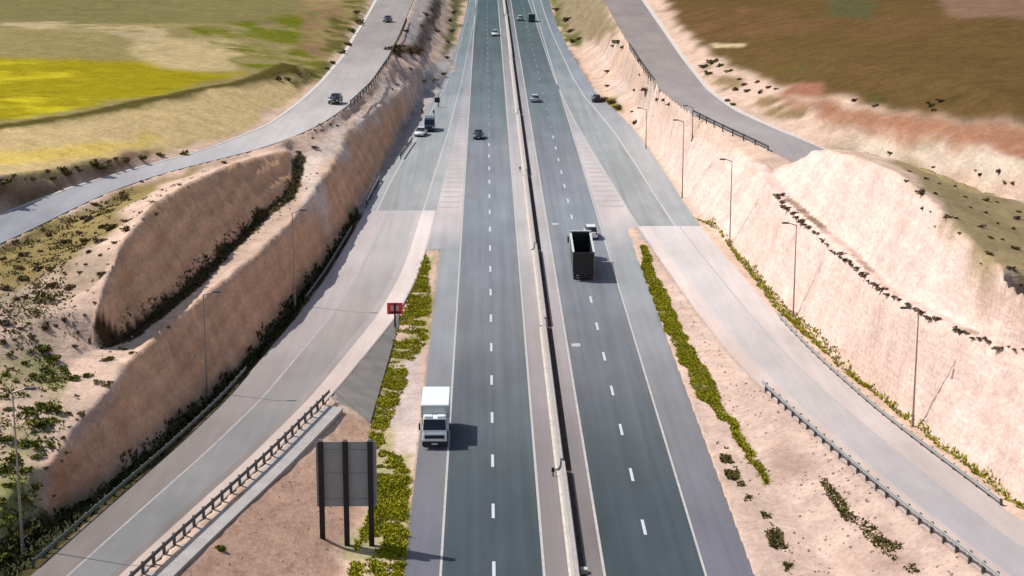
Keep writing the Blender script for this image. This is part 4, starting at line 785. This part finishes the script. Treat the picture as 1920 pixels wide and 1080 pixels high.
# weeds as ground cover (nobody could count them)
def weeds(name, poly_px, n, m, size, hgt, label, z=None, world=None, clump=.9, seed=1):
    R = np.random.RandomState(seed); P_ = np.array(world if world is not None else [hit(x, y)[:2] for x, y in poly_px])
    bx = P_.min(0); tx_ = P_.max(0); xs = R.uniform(bx[0], tx_[0], n*4); ys = R.uniform(bx[1], tx_[1], n*4)
    wxx = xs+fbm(xs, ys, 2.5, seed+5, 3)*.5
    k = inpoly(wxx, ys, P_) & (fbm(xs, ys, 2.2, seed+9, 4, .65)*1.5 > -clump+R.rand(len(xs))*.35); xs, ys = xs[k][:n], ys[k][:n]; zs = np.maximum(height(xs, ys), -.6); N = len(xs)
    hh = hgt*(.45+.8*R.rand(N))*(1+.6*fbm(xs, ys, 2.0, seed+3, 2)); ang = R.rand(N)*6.28; w = size*(.5+R.rand(N)); lx = R.randn(N)*hh*.9; ly = (.3+R.randn(N))*hh*.9
    dx, dy = np.cos(ang)*w, np.sin(ang)*w
    V = np.stack([np.stack([xs-dx, ys-dy, zs-.05], 1), np.stack([xs+dx, ys+dy, zs-.05], 1), np.stack([xs+lx+dx*.5, ys+ly+dy*.5, zs+hh], 1), np.stack([xs+lx-dx*.5, ys+ly-dy*.5, zs+hh], 1)], 1).reshape(-1, 3)
    me_ = bpy.data.meshes.new(name); me_.vertices.add(len(V)); me_.vertices.foreach_set('co', V.ravel().astype(np.float32)); me_.loops.add(4*N); me_.loops.foreach_set('vertex_index', np.arange(4*N, dtype=np.int32)); me_.polygons.add(N)
    me_.polygons.foreach_set('loop_start', np.arange(0, 4*N, 4, dtype=np.int32)); me_.polygons.foreach_set('loop_total', np.full(N, 4, np.int32)); me_.update(calc_edges=True); me_.materials.append(M[m])
    o = bpy.data.objects.new(name, me_); COL.objects.link(o); tag(o, label, 'ground cover', kind='stuff'); return o
weeds('verge_weeds', [(796, 462), (803, 500), (806, 560), (803, 620), (790, 660), (768, 690), (758, 730), (742, 765), (728, 800), (712, 840), (690, 860), (700, 780), (722, 700), (742, 620), (764, 560), (786, 500)], 20000, 'verge', .075, .13, 'yellow green weeds on the verge below the red sign board', clump=.4, seed=3)
weeds('verge_weeds', [(712, 845), (755, 858), (772, 890), (764, 960), (758, 1090), (655, 1090), (675, 1010), (700, 950)], 14000, 'verge', .08, .15, 'yellow green weeds on the verge beside the grey road sign', clump=.4, seed=33)
weeds('verge_weeds', [(1198, 460), (1210, 462), (1232, 515), (1254, 562), (1290, 640), (1330, 700), (1352, 755), (1372, 795), (1345, 785), (1312, 745), (1274, 672), (1236, 592), (1208, 520)], 22000, 'vergeR', .075, .12, 'yellow green weeds in a long strip between the motorway and the right ramp', clump=.85, seed=4)
weeds('verge_weeds', [(1362, 770), (1385, 800), (1400, 840), (1432, 885), (1440, 915), (1415, 880), (1385, 835)], 2600, 'verge', .09, .15, 'thin broken tail of the yellow green weed strip beside the right ramp slope', clump=.35, seed=34)
weeds('verge_weeds', [(1300, 410), (1335, 412), (1380, 465), (1437, 527), (1500, 595), (1570, 662), (1640, 720), (1712, 783), (1800, 852), (1930, 948), (1922, 962), (1850, 905), (1770, 846), (1696, 786), (1604, 714), (1506, 628), (1444, 566), (1394, 498), (1345, 434)], 16000, 'verge', .10, .18, 'yellow green weeds along the foot of the pink cutting', clump=1.0, seed=5)
weeds('verge_weeds', [(1345, 830), (1365, 840), (1400, 920), (1415, 950), (1395, 945), (1365, 900)], 1500, 'olive', .09, .14, 'dull green weeds thinning out beside the right shoulder', clump=.25, seed=6)
weeds('verge_weeds', [(1430, 960), (1445, 965), (1490, 1050), (1480, 1075), (1440, 1010)], 700, 'olive', .09, .14, 'few dull weeds near the bottom edge beside the right shoulder', clump=.2, seed=61)
weeds('gully_weeds', [(1540, 895), (1565, 910), (1605, 965), (1690, 1028), (1725, 1080), (1700, 1080), (1650, 1030), (1590, 978), (1548, 925)], 1500, 'olive', .09, .15, 'dark weeds in a gully below the right guardrail', clump=.3, seed=7)
weeds('ditch_weeds', None, 16000, 'ditch', .12, .3, 'dark green weeds filling the ditch beside the left ramp', world=ribbon_poly([(p[0]-.9, p[1]) for p in W_LRL[1:12]], [p[:2] for p in wz(L_FOOT)[:12]]), clump=.8, seed=8)
weeds('hillside_weeds', [(-60, 640), (60, 630), (130, 700), (110, 860), (40, 1040), (-60, 1080)], 3000, 'green', .09, .16, 'patchy green weeds under the bushes at the lower left', clump=.2, seed=9)
weeds('hillside_weeds', [(0, 460), (120, 405), (250, 350), (200, 430), (120, 500), (150, 640), (0, 640)], 4000, 'olive', .09, .14, 'thin olive weeds on the dry ground above the brown cutting', clump=.15, seed=10)
weeds('bench_weeds', None, 6000, 'ditch', .10, .16, 'dark weeds along the foot of the upper brown cutting face', world=ribbon_poly([(p[0]-.5, p[1]) for p in wz(L_FOOT2)], [(p[0]+.9, p[1]) for p in wz(L_FOOT2)]), clump=.6, seed=12)
weeds('median_weeds', None, 2500, 'ditch', .07, .12, 'dark weeds in the gap behind the median barrier', world=[(6.5, 100), (6.9, 100), (6.9, 600), (6.5, 600)], clump=.1, seed=13)
# loose stones (nobody could count them)
def stones(name, poly_px, n, m, size, label, seed):
    R = np.random.RandomState(seed); P_ = np.array([hit(x, y)[:2] for x, y in poly_px]); b0 = P_.min(0); b1 = P_.max(0)
    xs = R.uniform(b0[0], b1[0], n*4); ys = R.uniform(b0[1], b1[1], n*4); k = inpoly(xs, ys, P_) & (fbm(xs, ys, 5, seed, 4) > R.uniform(-.5, .3, len(xs))); xs, ys = xs[k][:n], ys[k][:n]; zs = height(xs, ys)
    v = []; f = []
    for x, y, z in zip(xs, ys, zs):
        r = size*(.4+R.rand()**3*2.2); c = len(v); a = R.rand()*6.28
        for q in range(5): v.append((x+r*math.cos(a+q*1.256)*(.7+.5*R.rand()), y+r*math.sin(a+q*1.256)*(.7+.5*R.rand()), z-.05))
        for q in range(3): v.append((x+r*.5*math.cos(a+q*2.09), y+r*.5*math.sin(a+q*2.09), z+r*(.5+.4*R.rand())))
        f += [(c, c+1, c+5), (c+1, c+2, c+6, c+5), (c+2, c+3, c+6), (c+3, c+4, c+7, c+6), (c+4, c, c+5, c+7), (c+5, c+6, c+7)]
    tag(mesh_obj(name, v, f, m), label, 'stones', kind='stuff')
M['stone'] = mat('loose_stone', (.42, .31, .25), 1, noise=.4, scale=1.3, spec=0)
stones('loose_stones', [(1250, 520), (1440, 750), (1850, 1085), (1480, 1085), (1400, 900), (1320, 700)], 650, M['stone'], .07, 'loose stones strewn over the pale ground between the motorway and right ramp', 71)
stones('loose_stones', [(300, 1080), (560, 860), (680, 800), (690, 900), (640, 1080)], 220, M['stone'], .055, 'loose stones on the bare slope under the grey road sign', 72)

stones('loose_stones', [(0, 520), (200, 420), (420, 310), (210, 500), (170, 640), (300, 600), (600, 350), (640, 260), (230, 660), (100, 880), (0, 900)], 1000, M['stone'], .10, 'loose stones on the dry ground and bench above the brown cutting', 74)
